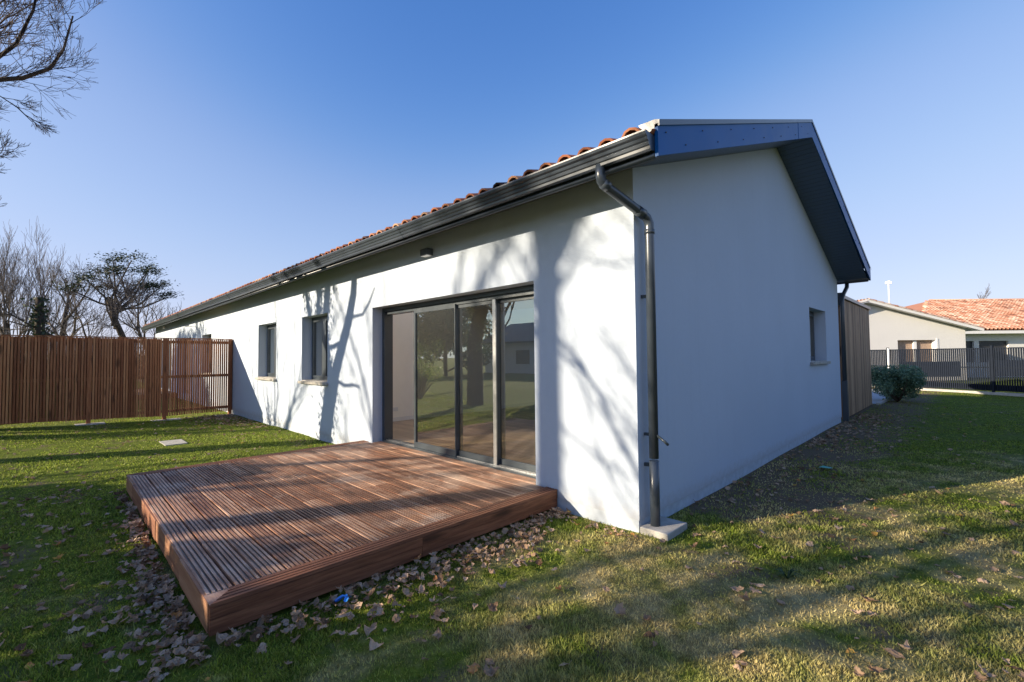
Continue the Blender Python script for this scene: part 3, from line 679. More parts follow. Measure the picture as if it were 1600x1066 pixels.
# ------------------------------------------------------------------ trees
class TreeB:
    def __init__(s, r): s.r = r; s.limb = MB(); s.twig = MB(); s.tips = []; s.pts = []
    def poly(s, path, r0, r1, n=8, col=None):
        k = len(path); s.limb.tube(path, [r0+(r1-r0)*i/(k-1) for i in range(k)], n, s.r.random() if col is None else col, False)
    def grow(s, p, d, L, rad, depth, spread=.6, upw=.12, kids=3, minr=.004, shrink=.68, thin=False):
        p = Vector(p); d = Vector(d).normalized(); n = 4 if L > .5 else 3; pts = [p.copy()]; dirs = [d.copy()]
        for i in range(n):
            d = (d + Vector((s.r.gauss(0, .13), s.r.gauss(0, .13), s.r.gauss(0, .10)+upw*.5))).normalized()
            p = p + d*L/n; pts.append(p.copy()); dirs.append(d.copy())
        r1 = max(rad*.55, minr); rr2 = [rad+(r1-rad)*i/n for i in range(n+1)]
        (s.limb if rad > .02 else s.twig).tube(pts, rr2, 7 if rad > .05 else (5 if rad > .02 else 3), s.r.random(), False)
        s.pts += pts[1:]
        if depth <= 0: s.tips.append((pts[-1], dirs[-1])); return
        for k in range(kids+ (1 if s.r.random() < .4 else 0)):
            t = s.r.uniform(.3, 1.0); i = min(int(t*n), n-1); q = pts[i].lerp(pts[i+1], t*n-i)
            az = s.r.uniform(0, 2*math.pi); o = dirs[i].orthogonal().normalized(); o2 = dirs[i].cross(o)
            nd = dirs[i] + (o*math.cos(az)+o2*math.sin(az))*s.r.uniform(.5, 1.2)*spread*1.3 + Vector((0, 0, upw))
            s.grow(q, nd, L*s.r.uniform(.55, .8)*shrink/.68, max(rr2[i]*s.r.uniform(.45, .65), minr), depth-1, spread, upw, kids, minr, shrink)
        s.grow(pts[-1], dirs[-1], L*shrink, r1, depth-1, spread, upw, kids, minr, shrink)
    def build(s, name, label, loc, cat='tree', group=None, bark=None, twig=None):
        t = thing(name, label, cat, loc, group)
        s.limb.build('trunk', bark or M['bark'], t); 
        if s.twig.v: s.twig.build('crown', twig or M['twig'], t)
        return t
def leaf_quads(P, size, rnd, tone=None, flat=.0, asp=.55):
    n = len(P); a = rnd.normal(size=(n, 3)); a[:, 2] *= (1-flat); a /= np.linalg.norm(a, axis=1)[:, None]
    c = rnd.normal(size=(n, 3)); c -= a*(a*c).sum(1)[:, None]; c /= np.linalg.norm(c, axis=1)[:, None]
    sz = size*rnd.uniform(.6, 1.3, n)[:, None]; V = np.stack([P-a*sz, P+c*sz*asp, P+a*sz, P-c*sz*asp], 1)
    return V, (rnd.random(n) if tone is None else tone)

def T(x, z, t, dt=0):                         # point of a tree that stands t metres south of the wall
    tt = t+dt; return (x-SA*tt, -tt, z+SE*tt)
t0 = 5.5; R1 = random.Random(3); tb = TreeB(R1)
base = (-6.42-SA*t0, -t0, -.1)
def pathT(pts): return [T(x, z, t0, d) for x, z, d in pts]
tb.poly([base, (base[0]+.02, -t0, .9), *pathT([(-6.42, 0, 0), (-6.25, .6, .0), (-6.05, 1.15, 0)])], .27, .21, 12)
A = pathT([(-6.05, 1.1, 0), (-5.80, 1.55, .05), (-5.45, 2.15, .1), (-5.27, 2.6, .15), (-5.22, 3.1, .2), (-5.1, 3.9, .3), (-5.0, 4.7, .2)]); tb.poly(A, .15, .06, 9)
B = pathT([(-6.1, 1.05, 0), (-6.35, 1.5, -.1), (-6.42, 2.1, -.2), (-6.30, 2.8, -.3), (-6.2, 3.6, -.4), (-6.2, 4.4, -.6)]); tb.poly(B, .17, .07, 9)
tb.poly(pathT([(-5.42, 2.2, .1), (-4.95, 2.22, .1), (-4.72, 2.4, .1), (-4.54, 2.62, .1)]), .04, .015, 6)
tb.poly(pathT([(-5.95, 1.12, 0), (-5.6, 1.04, 0), (-5.25, 1.06, 0), (-5.04, 1.03, 0)]), .045, .025, 6)
tb.poly(pathT([(-6.4, 1.7, -.1), (-6.05, 1.72, 0), (-5.75, 1.78, .05)]), .06, .05, 6)
Cc = pathT([(-6.40, 1.4, -.1), (-6.75, 2.1, -.2), (-6.72, 2.6, -.3), (-6.68, 3.2, -.4), (-6.9, 4.2, -.6)]); tb.poly(Cc, .10, .05, 8)
Dd = pathT([(-6.40, 1.3, -.1), (-7.05, 2.0, -.3), (-7.18, 2.5, -.4), (-7.4, 3.0, -.5), (-7.7, 4.0, -.4)]); tb.poly(Dd, .10, .05, 8)
for e in (A, B, Cc, Dd):
    d = Vector(e[-1])-Vector(e[-2]); tb.grow(e[-1], d, 1.5, .055, 3, .55, .12, 3)
# limb that leans over the lawn and shows at the top left of the photograph
for pts in ([(-9.3,-5.4,4.6), (-9.2,-4.9,5.4), (-9.0,-4.35,6.2), (-8.95,-3.95,6.75), (-8.9,-3.72,7.4), (-8.9,-3.6,8.1)],
            [(-9.2,-5.0,5.3), (-9.0,-4.3,6.05), (-8.9,-3.9,6.2), (-8.8,-3.55,6.45), (-8.8,-3.35,6.85), (-8.8,-3.2,7.5)],
            [(-9.3,-5.2,5.8), (-9.1,-4.5,6.9), (-9.0,-4.0,7.6), (-8.9,-3.8,8.4)],
            [(-9.2,-4.9,4.3), (-9.0,-4.45,4.6), (-8.9,-4.15,4.75), (-8.8,-4.0,4.9)], [(-9.2,-4.9,3.3), (-9.0,-4.4,3.6), (-8.9,-4.15,3.85)],
            [(-9.2,-4.6,5.4), (-9.0,-4.2,5.85), (-8.95,-3.9,5.7), (-8.9,-3.65,5.5)]):
    big = len(pts) > 4
    pts = [(p[0], p[1]-.22*(i/(len(pts)-1)), p[2]) for i, p in enumerate(pts)]
    tb.poly(pts, .045 if big else .018, .012 if big else .006, 6)
    for i in range(1, len(pts)):
        p, q2 = Vector(pts[i-1]), Vector(pts[i])
        for k in range(4 if big else 2):
            s0 = p.lerp(q2, R1.random()); d = (q2-p).normalized()+Vector((R1.gauss(0,.3), R1.gauss(.15,.6), R1.gauss(-.05,.5)))
            tb.grow(s0, d, R1.uniform(.22, .42) if big else .18, .007, 3, .6, .10, 2, .0026, .75)
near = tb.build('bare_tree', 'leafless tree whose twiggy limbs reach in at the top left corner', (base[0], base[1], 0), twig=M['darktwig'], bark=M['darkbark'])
# ivy round its trunk
P = []
rs = np.random.default_rng(5)
for path, rad, cnt in ((pathT([(-6.45,-.6,0),(-6.40,0,0),(-6.25,.6,0),(-6.1,1.1,0)]), .34, 700), (pathT([(-6.2,1.1,0),(-6.4,1.6,-.1),(-6.42,2.3,-.2),(-6.3,3.0,-.3)]), .25, 900), (Cc[1:4], .15, 260), (Dd[1:4], .15, 260)):
    pp = np.array(path); k = rs.integers(0, len(pp)-1, cnt); t = rs.random(cnt)[:, None]; q3 = pp[k]*(1-t)+pp[k+1]*t; q3 += rs.normal(size=(cnt, 3))*rad*.55; P.append(q3)
P = np.concatenate(P); P = P[P[:, 1] < -4.85]; V, tn = leaf_quads(P, .05, rs)
iv = np_tris('ivy', V, tn, M['evergreen'], 4); iv.parent = near; iv.data.transform(Matrix.Translation(-Vector(near.location)))

def bare(seed, x, y, H, label, r=.2, depth=4, spread=.55, clear=.3, name='bare_tree', kids=3, lean=(0, 0), upw=.12, twigr=.006, group=None, L=None, stems=1):
    t = TreeB(random.Random(seed)); rr3 = t.r; top = H*clear
    for s in range(stems):
        dx, dy = (rr3.uniform(-.5, .5), rr3.uniform(-.5, .5)) if stems > 1 else (0, 0)
        p0 = (x+dx*.4, y+dy*.4, -.1); p1 = Vector((x+dx+lean[0]*.5, y+dy+lean[1]*.5, top*.5)); p2 = Vector((x+dx*1.5+lean[0], y+dy*1.5+lean[1], top))
        t.poly([p0, p1, p2], r, r*.75, 10); t.grow(p2, (p2-p1)+Vector((0, 0, 1)), L or H*.30, r*.72, depth, spread, upw, kids, twigr)
        for k in range(kids): 
            a = rr3.uniform(0, 6.28); t.grow(p2-Vector((0,0,rr3.uniform(0, top*.3))), (math.cos(a)*.9, math.sin(a)*.9, .9), (L or H*.30)*.85, r*.5, depth-1, spread, upw, kids, twigr)
    return t.build(name, label, (x, y, 0), group=group)
def blob_tree(name, label, x, y, H, rad, seed, n=9000, size=.16, mat='evergreen', clear=.12, cat='tree', trunk=.18):
    r = np.random.default_rng(seed); t = thing(name, label, cat, (x, y, 0)); b = MB(); b.tube([(x,y,-.1),(x,y,H*.5),(x,y,H*.95)], [trunk, trunk*.7, .03], 9); 
    cl = []; 
    for k in range(26):
        zz = r.uniform(clear, .95); rr4 = rad*(1.05-zz)**.6*r.uniform(.3, 1); a = r.uniform(0, 6.28); c = np.array([x+rr4*math.cos(a), y+rr4*math.sin(a), zz*H]); cl.append(c)
        b.tube([(x, y, max(.3, zz*H-rr4*.5)), tuple(c)], [trunk*.3, .02], 5)
    b.build('trunk', M['bark'], t); cl = np.array(cl); k = r.integers(0, 26, n); d = r.normal(size=(n, 3)); d /= np.linalg.norm(d, axis=1)[:, None]
    P = cl[k]+d*(r.random((n, 1))**.4)*rad*.42*np.array([1, 1, .75]); P[:, 2] = np.maximum(P[:, 2], .1)
    V, tn = leaf_quads(P, size, r); o = np_tris('crown', V, tn, M[mat], 4); o.parent = t; o.data.transform(Matrix.Translation(-Vector(t.location))); return t
# trees south of the garden, outside the photograph: they throw the branch shadows on wall, deck and lawn
bare(21, -8.6, -15.2, 13, 'tall leafless tree outside the frame that throws the wide blurred trunk shadow on the wall', .20, 4, clear=.72, L=2.6)
bare(22, -5.2, -13.5, 10, 'leafless tree outside the frame, south of the hedge', .16, 4, .7, clear=.28)
bare(23, -12.6, -17.5, 12, 'leafless tree outside the frame, left of the tall clear trunk', .17, 4, .6, clear=.35)
bare(24, -2.2, -12.2, 9, 'leafless tree outside the frame, nearest behind the camera', .15, 4, .75, clear=.25)
bare(25, -15.5, -12.5, 9, 'slender leafless tree outside the frame, beyond the end of the fence', .12, 3, .6, clear=.3)

def hedge(name, label, x0, x1, y0, y1, h, n, seed, size=.07, mat='evergreen', cat='hedge'):
    r = np.random.default_rng(seed); t = thing(name, label, cat, ((x0+x1)/2, (y0+y1)/2, 0))
    P = r.random((n, 3)); e = (r.random(n) < .75); ax = r.integers(0, 3, n)
    P = np.where((ax[:, None] == np.arange(3)) & e[:, None], np.where(r.random((n, 1)) < .5, r.uniform(0, .12, (n, 1)), r.uniform(.88, 1, (n, 1))), P)
    P[:, 0] = x0+P[:, 0]*(x1-x0); P[:, 1] = y0+P[:, 1]*(y1-y0); hz = h*(1+.10*np.sin(P[:, 0]*2.3)+.06*np.sin(P[:, 0]*5.1+P[:, 1]))
    P[:, 2] = P[:, 2]*hz; P[:, 1] += .12*np.sin(P[:, 0]*3)*P[:, 2]/h; P += r.normal(size=P.shape)*.05
    V, tn = leaf_quads(P, size, r); o = np_tris('foliage', V, tn, M[mat], 4); o.parent = t; o.data.transform(Matrix.Translation(-Vector(t.location)))
    b = MB(); R = random.Random(seed)
    for k in range(int(max(x1-x0, y1-y0)*3)):
        x = R.uniform(x0+.1, x1-.1); y = R.uniform(y0+.15, y1-.15); b.tube([(x, y, 0), (x+R.gauss(0,.08), y+R.gauss(0,.06), h*.45), (x+R.gauss(0,.15), y+R.gauss(0,.1), h*.85)], [.03, .02, .008], 5, R.random(), False)
    b.build('stem', M['bark'], t)['kind'] = 'stuff'; return t
hedge('unseen_evergreen_hedge', 'dense evergreen hedge outside the frame that shades the near left lawn', -8.8, -3.2, -10.5, -9.6, 2.5, 34000, 5)
hedge('unseen_evergreen_hedge', 'unseen evergreen hedge added along the right side of the garden to darken the gable wall', 9.0, 10.6, -12, 24, 1.9, 36000, 6, size=.12, cat='hedge')  # added out of view; blocks low sky light from the gable
bare(26, -3.4, -9.0, 9, 'leafless tree outside the frame, rising behind the low hedge', .14, 4, .75, clear=.22)
bare(27, .2, -10.8, 10, 'leafless tree outside the frame, directly behind the camera', .18, 4, .8, clear=.2)
blob_tree('evergreen_tree', 'small evergreen outside the frame, behind the low hedge', -9.4, -12.4, 3.9, 1.3, 62, n=3600, clear=.5)
# big conifers and a house seen only as reflections in the sliding door
for i, (x, y, H, rad, lb) in enumerate([(-26, -17, 8.5, 3.0, 'dark evergreen outside the frame, mirrored in the left door pane'), (-31, -22, 10, 3.6, 'taller dark evergreen outside the frame, mirrored beside the first'),
        (-37, -19, 9, 3.6, 'broad evergreen outside the frame, far behind the fence end')]):
    blob_tree('evergreen_tree', lb, x, y, H, rad, 40+i)
hb = thing('grey_roofed_house', 'low house with dark grey gable roof outside the frame, mirrored in the right door pane', 'house', (-24, -27, 0))
b = MB(); b.box((-30, -32, 0), (-20, -24.5, 2.9)); b.prism([(-20, -32, 2.9), (-20, -24.5, 2.9), (-20, -28.25, 4.6)], (-10, 0, 0)); b.build('wall', M['stucco2'], hb)
b = MB(); b.prism([(-19.6, -32.6, 2.7), (-19.6, -28.25, 4.66), (-19.6, -23.9, 2.7), (-19.6, -23.9, 2.85), (-19.6, -28.25, 4.82), (-19.6, -32.6, 2.85)], (-10.8, 0, 0)); b.build('roof', M['greyroof'], hb)
b = MB(); b.box((-19.99, -29, .1), (-19.95, -27.6, 2.2)); b.build('door', M['dark'], hb); b = MB(); b.box((-26, -24.49, .9), (-24.4, -24.45, 2.1)); b.build('window', M['dark'], hb)

# leafy shrub whose sprays hang in at the left edge, in front of the fence
t = thing('shrub', 'bright green shrub poking in at the left edge beside the brown fence', 'shrub', (-11.6, -5.1, 0))
rs = np.random.default_rng(9); b = MB(); P = []
for k in range(46):
    a = rs.uniform(0, 6.28); rr5 = rs.uniform(.1, .95); top = (-11.6+rr5*math.cos(a)*.8, -5.15+rr5*math.sin(a)*.9, rs.uniform(.7, 2.15))
    if top[1] > -4.28: top = (top[0], -4.32+rs.uniform(-.03,.08), max(top[2], 1.2))
    b.tube([(-11.6, -5.1, 0), ((-11.6+top[0])/2, (-5.1+top[1])/2-.05, top[2]*.6), top], [.02, .012, .004], 4, rs.random(), False)
    q4 = np.array(top)+rs.normal(size=(60, 3))*np.array([.12, .09, .16]); P.append(q4)
b.build('stem', M['twig'], t)['kind'] = 'stuff'; P = np.concatenate(P); P = P[P[:, 2] > .08]; V, tn = leaf_quads(P, .030, rs); o = np_tris('foliage', V, tn, M['yellowleaf'], 4); o.parent = t; o.data.transform(Matrix.Translation(-Vector(t.location)))

# background trees behind the fence
bare(31, -57.5, -5.9, 13.6, 'pale multi stemmed leafless tree, leftmost behind the fence', .16, 4, .38, clear=.12, upw=.25, twigr=.0095, L=4.6, stems=4, kids=3)
bare(32, -52, -3.1, 11.2, 'dark leafless tree between the pale tree and the flat topped pine', .28, 4, .62, clear=.33, twigr=.0095, L=3.0)
bare(34, -46.5, 2.9, 8.8, 'spreading leafless tree next to the far end of the roof', .24, 4, .75, clear=.2, twigr=.009, L=2.8, lean=(0,-.8))
bare(35, -50, -1.4, 8.0, 'small tangled leafless tree under the flat topped pine', .16, 4, .8, clear=.2, twigr=.009, L=2.4)
# ivy covered broken trunk
b = MB(); x, y = -40.6, -4.3; b.tube([(x,y,-.1),(x+.05,y,2),(x,y+.05,4),(x-.03,y,5.7)], [.3,.27,.25,.2], 10, .1); tr = thing('dead_trunk', 'dark upright branchless trunk in front of the pale leafless tree', 'tree trunk', (x, y, 0)); b.build('trunk', M['bark'], tr)
rs = np.random.default_rng(15); P = np.stack([x+rs.normal(size=900)*.22, y+rs.normal(size=900)*.22, rs.uniform(0, 5.7, 900)], 1); V, tn = leaf_quads(P, .12, rs); o = np_tris('ivy', V, tn, M['needle'], 4); o.parent = tr; o.data.transform(Matrix.Translation(-Vector(tr.location)))
# flat topped pine
tp = TreeB(random.Random(44)); x, y = -50, .6; tp.poly([(x,y+.9,-.1),(x+.1,y+.4,2.5),(x,y-.5,5),(x,y-1.0,7)], .3, .18, 9)
pads = []
for (dy, z, sw) in [(-3.2,7.6,1.3),(-2.4,8.4,1.2),(-1.2,8.0,1.3),(-1.0,9.2,1.2),(.4,10.4,1.6),(1.6,9.5,1.3),(-.2,9.6,1.2),(2.6,8.5,1.1),(1.6,8.2,1.1),(3.0,7.5,1.0),(-.6,10.5,1.3),(1.8,10.0,1.2)]:
    dx = tp.r.uniform(-1.5, 1.5); e = (x+dx, y+dy, z-.25); s0 = (x, y-.6-.1*dy, 4.2+tp.r.uniform(0, 2.2)); mid = ((s0[0]+e[0])/2+tp.r.gauss(0,.3), (s0[1]+e[1])/2+tp.r.gauss(0,.3), (s0[2]+e[2])/2-.3)
    tp.poly([s0, mid, e], .12, .04, 6); pads.append((x+dx, y+dy, z, sw))
    for k in range(3): tp.grow(mid, (tp.r.gauss(0,1), tp.r.gauss(0,1), .6), 1.6, .035, 2, .7, .1, 3, .013)
pine = tp.build('pine_tree', 'dark flat topped pine with layered foliage behind the fence', (x, y, 0))
rs = np.random.default_rng(17); P = []
for (a, c, z, sw) in pads:
    q5 = rs.normal(size=(330, 3))*np.array([sw*.5, sw*.45, .20]); q5[:, 2] += .10*np.sin(q5[:, 1]*4); P.append(q5+np.array([a, c, z]))
P = np.concatenate(P); V, tn = leaf_quads(P, .13, rs, flat=.6, asp=.3); o = np_tris('crown_foliage', V, tn, M['needle'], 4); o.parent = pine; o.data.transform(Matrix.Translation(-Vector(pine.location)))
# low scrub along the horizon (one mass)
rs = np.random.default_rng(19); n = 26000; yy2 = rs.uniform(-26, 14, n); P = np.stack([-62+rs.normal(size=n)*2.5, yy2, np.abs(rs.normal(size=n))*.8*(1+.6*np.sin(yy2*.8)*np.sin(yy2*.37))+.1], 1)
V, tn = leaf_quads(P, .26, rs, asp=.16); tag(np_tris('far_scrub', V, tn*.8, M['twig'], 4), 'low tangled brown scrub along the horizon behind the fence', 'scrub', kind='stuff')
n = 14000; P = np.stack([-66+rs.normal(size=n)*2, rs.uniform(-30, 16, n), np.abs(rs.normal(size=n))*.8+.1], 1); V, tn = leaf_quads(P, .3, rs); tag(np_tris('far_hedgerow', V, tn, M['evergreen'], 4), 'dark green hedgerow mass on the horizon behind the scrub', 'hedgerow', kind='stuff')

# ------------------------------------------------------------------ right side: bush, path, metal fence, neighbour's house
t = thing('shrub', 'rounded grey green evergreen bush at the foot of the metal fence', 'shrub', (.42, 15.0, 0))
rs = np.random.default_rng(23); n = 11000; k = rs.integers(0, 24, n); cc = np.stack([rs.normal(size=24)*.30+.42, rs.normal(size=24)*.30+15.0, rs.uniform(.25, .92, 24)], 1); d = rs.normal(size=(n, 3)); d /= np.linalg.norm(d, axis=1)[:, None]
P = cc[k]+d*rs.random((n, 1))**.5*.30; P[:, 2] = np.clip(P[:, 2], .06, 1.3); V, tn = leaf_quads(P, .035, rs); o = np_tris('foliage', V, tn, M['shrubleaf'], 4); o.parent = t; o.data.transform(Matrix.Translation(-Vector(t.location)))
b = MB()
for c in cc: b.tube([(.42, 15.0, 0), ((.42+c[0])/2, (15+c[1])/2, c[2]*.4), tuple(c)], [.02, .014, .006], 5)
b.build('stem', M['bark'], t)
b = MB(); b.prism([(-2.4, 14.0, .004), (.05, 13.7, .004), (.1, 15.6, .004), (-.4, 20.2, .004), (-3, 21.5, .004)], (0, 0, .012)); struct(b.build('path', M['path']))
b = MB(); b.prism([(.06, 13.6, -.02), (.16, 13.6, -.02), (.2, 15.8, -.02), (.1, 15.8, -.02)], (0, 0, .07)); tag(b.build('kerb', M['concrete']), 'short concrete kerb at the end of the wooden screen', 'kerb')

uF = (Vector((3.0, 20.05, 0))-Vector((-1.15, 22.55, 0))).normalized(); F0 = Vector((-3.4, 23.9, 0))
mf = thing('metal_fence', 'dark grey vertical slat metal fence on a pale kerb along the right lawn', 'fence', F0)
LF = 16.0; FH = 1.70
b = MB(); s = 0
def oriented(mb, s0, s1, d0, d1, za, zb, col=.5):
    nrm = Vector((-uF.y, uF.x, 0)); p = F0+uF*s0+nrm*d0; q6 = uF*(s1-s0); r6 = nrm*(d1-d0)
    mb.prism([tuple(p+Vector((0,0,za))), tuple(p+q6+Vector((0,0,za))), tuple(p+q6+r6+Vector((0,0,za))), tuple(p+r6+Vector((0,0,za)))], (0, 0, zb-za), col)
while s < LF: oriented(b, s, s+.042, -.012, .012, .12, FH-.03); s += .068
b.build('slat_panel', M['darkmetal'], mf)
b = MB()
for z in (FH-.05, .95, .16): oriented(b, 0, LF, .009, .045, z-.02, z+.02)
oriented(b, 0, LF, .046, .052, .12, .34)
b.build('rail', M['darkmetal'], mf)
for s in (.15, 3.45, 7.05, 9.6, 12.2, 14.8):
    b = MB(); oriented(b, s-.035, s+.035, -.05, .02, 0, FH+.05); b.build('post', M['darkmetal'], mf)
b = MB(); oriented(b, -.5, LF, -.09, .10, -.02, .075); b.build('kerb', M['concrete'], mf)
b = MB(); oriented(b, 3.52, 3.575, -.14, -.08, 0, FH+.02); tag(b.build('gate_post', M['white']), 'white post against the dark metal fence above the bush', 'post')

# neighbour's house in its own axes: u to the right, v away
UO = Vector((1.95, 31.9, 0)); uu = Vector((.7063, .7079, 0)).normalized(); vv = Vector((-uu.y, uu.x, 0))
def L3(u, v, z): return tuple(UO+uu*u+vv*v+Vector((0, 0, z)))
nh = thing('neighbour_house', 'cream bungalow with orange clay tile roof beyond the metal fence', 'house', tuple(UO))
def lbox(mb, u0, u1, v0, v1, z0_, z1_, col=.5): mb.prism([L3(u0,v0,z0_), L3(u1,v0,z0_), L3(u1,v1,z0_), L3(u0,v1,z0_)], (0, 0, z1_-z0_), col)
b = MB(); hole = [(-3.75, -1.65, .25, 2.22)]
wall_holes(b, -9.5, 0, -.1, 2.78, hole, .3, lambda u, z, d: L3(u, d, z))
b.prism([L3(-9.5,0,2.78), L3(0,0,2.78), L3(0,0,2.8), L3(-5.6,0,4.28), L3(-9.5,0,3.25)], tuple(vv*.3)); lbox(b, -.3, 0, .3, 9, -.1, 2.78); b.build('wall', M['stucco2'], nh)
b = MB(); wall_holes(b, 0.001, 24, -.1, 2.7, [(1.3, 3.1, .9, 2.2), (3.4, 5.2, .9, 2.2), (6.5, 8.2, .9, 2.2)], .3, lambda u, z, d: L3(u, 2.6+d, z)); b.build('wall', M['stucco2'], nh)
b = MB(); lbox(b, -3.75, -1.65, .2, .24, .25, 2.22); w1_ = b.build('window', M['curtain'], nh)
b = MB(); lbox(b, -2.78, -2.62, .1, .19, .25, 2.22); lbox(b, -3.75, -3.69, .1, .19, .25, 2.22); lbox(b, -1.71, -1.65, .1, .19, .25, 2.22); lbox(b, -1.62, -1.52, -.02, -.001, .2, 2.3); b.build('window_frame', M['white'], w1_)
for u in (1.3, 3.4, 6.5): b = MB(); lbox(b, u, u+1.8, 2.72, 2.76, .9, 2.2); b.build('window', M['dark'], nh)
b = MB()
for (ua, za, ub, zb) in ((-5.6, 4.30, .62, 2.66), (-10.2, 3.08, -5.6, 4.30)):
    b.prism([L3(ua,-.42,za), L3(ub,-.42,zb), L3(ub,-.42,zb+.17), L3(ua,-.42,za+.17)], tuple(vv*.04))
lbox(b, .66, 24, 1.98, 2.02, 2.62, 2.80); b.build('fascia', M['white'], nh)
b = MB(); b.prism([L3(-5.6,-.37,4.32), L3(.6,-.37,2.70), L3(.6,-.37,2.76), L3(-5.6,-.37,4.38)], tuple(vv*9)); b.prism([L3(-10.2,-.37,3.10), L3(-5.6,-.37,4.32), L3(-5.6,-.37,4.38), L3(-10.2,-.37,3.16)], tuple(vv*9)); lbox(b, .62, 24, 2.03, 2.7, 2.70, 2.74); b.build('soffit', M['white'], nh)
b = MB(); O = Vector(L3(-5.6,-.45,0)); aS = math.atan((4.38-2.76)/6.2)
tiles(b, L3(.66,-.45,2.80), tuple(vv), tuple(-uu*math.cos(aS)+Vector((0,0,math.sin(aS)))), 9.2, 6.26/math.cos(aS), .24, .4, .10, 4)
tiles(b, L3(-10.3,-.45,3.14), tuple(vv), tuple(uu*math.cos(aS)+Vector((0,0,math.sin(aS)))), 9.2, 4.7/math.cos(aS), .24, .4, .10, 4)
aM = math.atan(.31); Lm = 9.0/math.cos(aM)
tiles(b, L3(-.8,1.95,2.84), tuple(uu), tuple(vv*math.cos(aM)+Vector((0,0,math.sin(aM)))), 25, Lm, .24, .4, .10, 4, clip=lambda u, v: u > v*math.cos(aM)*.98)
zr = 2.84+9.0*.31
tiles(b, L3(24,19.95,2.84), tuple(-uu), tuple(-vv*math.cos(aM)+Vector((0,0,math.sin(aM)))), 15.8, Lm, .24, .9, .10, 3)
b.poly([L3(-.8,1.95,2.82), L3(24,1.95,2.82), L3(24,10.95,zr-.02), L3(8.2,10.95,zr-.02)], .3); b.poly([L3(-.8,1.95,2.83), L3(8.2,10.95,zr), L3(-.8,19.95,2.83)], .4)
b.tube([L3(8.2,10.95,zr+.02), L3(24,10.95,zr+.02)], .11, 8, .7); b.tube([L3(-.8,1.95,2.86), L3(8.2,10.95,zr+.02)], .06, 8, .9)
b.build('roof', M['tile2'], nh)
b = MB(); b.tube([L3(.55,1.9,2.68), L3(.16,1.2,2.5), L3(.1,.5,2.4), L3(.08,.2,2.3), L3(.08,.2,0)], .05, 8); b.build('downpipe', M['metal'], nh)
b = MB(); lbox(b, -4.7, -1.5, -1.2, -1.14, .25, 1.05); tag(b.build('shade_sheet', M['navy']), 'dark blue sheet in place of a low shadow under the window of the cream house, seen through the metal fence', 'painted shade')  # dark sheet stands in for a shadow by the neighbour's window
b = MB(); b.prism([L3(0,-1.2,.25), L3(3.4,-1.2,.25), L3(3.4,-1.2,.6), L3(2.2,-1.2,1.08), L3(0,-1.2,1.08)], tuple(vv*.06)); tag(b.build('shade_sheet', M['navy']), 'dark blue sheet in place of a low shadow with one sloping end, right of the cream house corner', 'painted shade')  # second stand-in shadow, its sloping edge cut into the sheet

# street lamp and far tree
lp = thing('street_lamp', 'slim white street lamp far behind the cream house', 'street lamp', (-3.3, 54.4, 0))
b = MB(); b.tube([(-3.3,54.4,0),(-3.3,54.4,8.4)], [.085,.06], 10); b.build('pole', M['white'], lp)
b = MB(); b.prism([(-3.55,54.3,8.35), (-3.05,54.3,8.35), (-3.05,54.3,8.5), (-3.25,54.3,8.66), (-3.55,54.3,8.55)], (0,.3,0)); b.build('lamp_head', M['white'], lp)
bare(38, 3.6, 81.5, 10.6, 'small faint leafless tree above the orange tile roof', .10, 3, .4, clear=.45, twigr=.012, L=2.4, upw=.3)

# ------------------------------------------------------------------ fallen leaves
def leaf_mesh(seed):
    R = random.Random(seed); b = MB(); L = .064; k = 7; curl = R.uniform(-18, 34); bend = R.uniform(.05, .75); rows = []
    shape = R.choice(([.04, .62, .95, .86, .62, .34, .03], [.05, .8, .62, 1.0, .5, .42, .02], [.05, .5, .72, .7, .6, .4, .04]))
    for i in range(k):
        t = i/(k-1)-.5; wd = L*.46*shape[i]*R.uniform(.85, 1.15); row = []
        for j in range(5):
            s = (j-2)/2; xx = s*wd; z = abs(s)**1.6*wd*bend*(.6+.4*R.random())+curl*.9*(t*L)**2+R.uniform(-.005, .005); row.append((t*L+R.uniform(-.003,.003), xx+R.uniform(-.004,.004), z+.004))
        rows.append(row)
    b.grid(rows, .5, False); b.tube([(-L*.5, 0, rows[0][2][2]), (-L*.75, .006, rows[0][2][2]+.012)], [.0013, .0008], 3)
    return b
VAR = [leaf_mesh(s) for s in range(8)]
TONES = [.30, .46, .56, .64, .72, .80, .90, .97]; TN = ['dark brown', 'brown', 'grey brown', 'dull beige', 'pale beige', 'pale pinkish beige', 'orange', 'yellow']
lmeshes = {}
def lm(v, t):
    if (v, t) not in lmeshes:
        mb = VAR[v]; me = bpy.data.meshes.new('leaf'); me.from_pydata(mb.v, [], mb.f); me.attributes.new('tone', 'FLOAT', 'FACE').data.foreach_set('value', [TONES[t]]*len(me.polygons)); me.materials.append(M['leaf']); lmeshes[(v, t)] = me
    return lmeshes[(v, t)]
LR = random.Random(77); leaves = []
def tsel(clump=False): return LR.choices(range(8), [4,6,7,7,6,4,(.5 if clump else 1.3),(.2 if clump else .9)])[0]
def add(x, y, zone, z=None, smin=.4, smax=1.15, lift=0):
    for h in HOLES[:4]:
        if h[0]-.02 < x < h[1]+.02 and h[2]-.02 < y < h[3]+.02: return
    leaves.append((x, y, float(ground(x, y))+.012+lift, zone, LR.randrange(8), tsel(zone in ('deckR', 'deckF')), LR.uniform(smin, smax)))
for _ in range(760):                           # drift along the right side of the deck
    y = -2.9+2.9*LR.random()**.85; wdt = .10+.22*math.exp(-((y+1.7)/1.0)**2)+.08*math.sin(y*5); add(-.86+abs(LR.gauss(0, 1))*wdt, y, 'deckR', lift=LR.uniform(0, .035), smin=.25, smax=1.05)
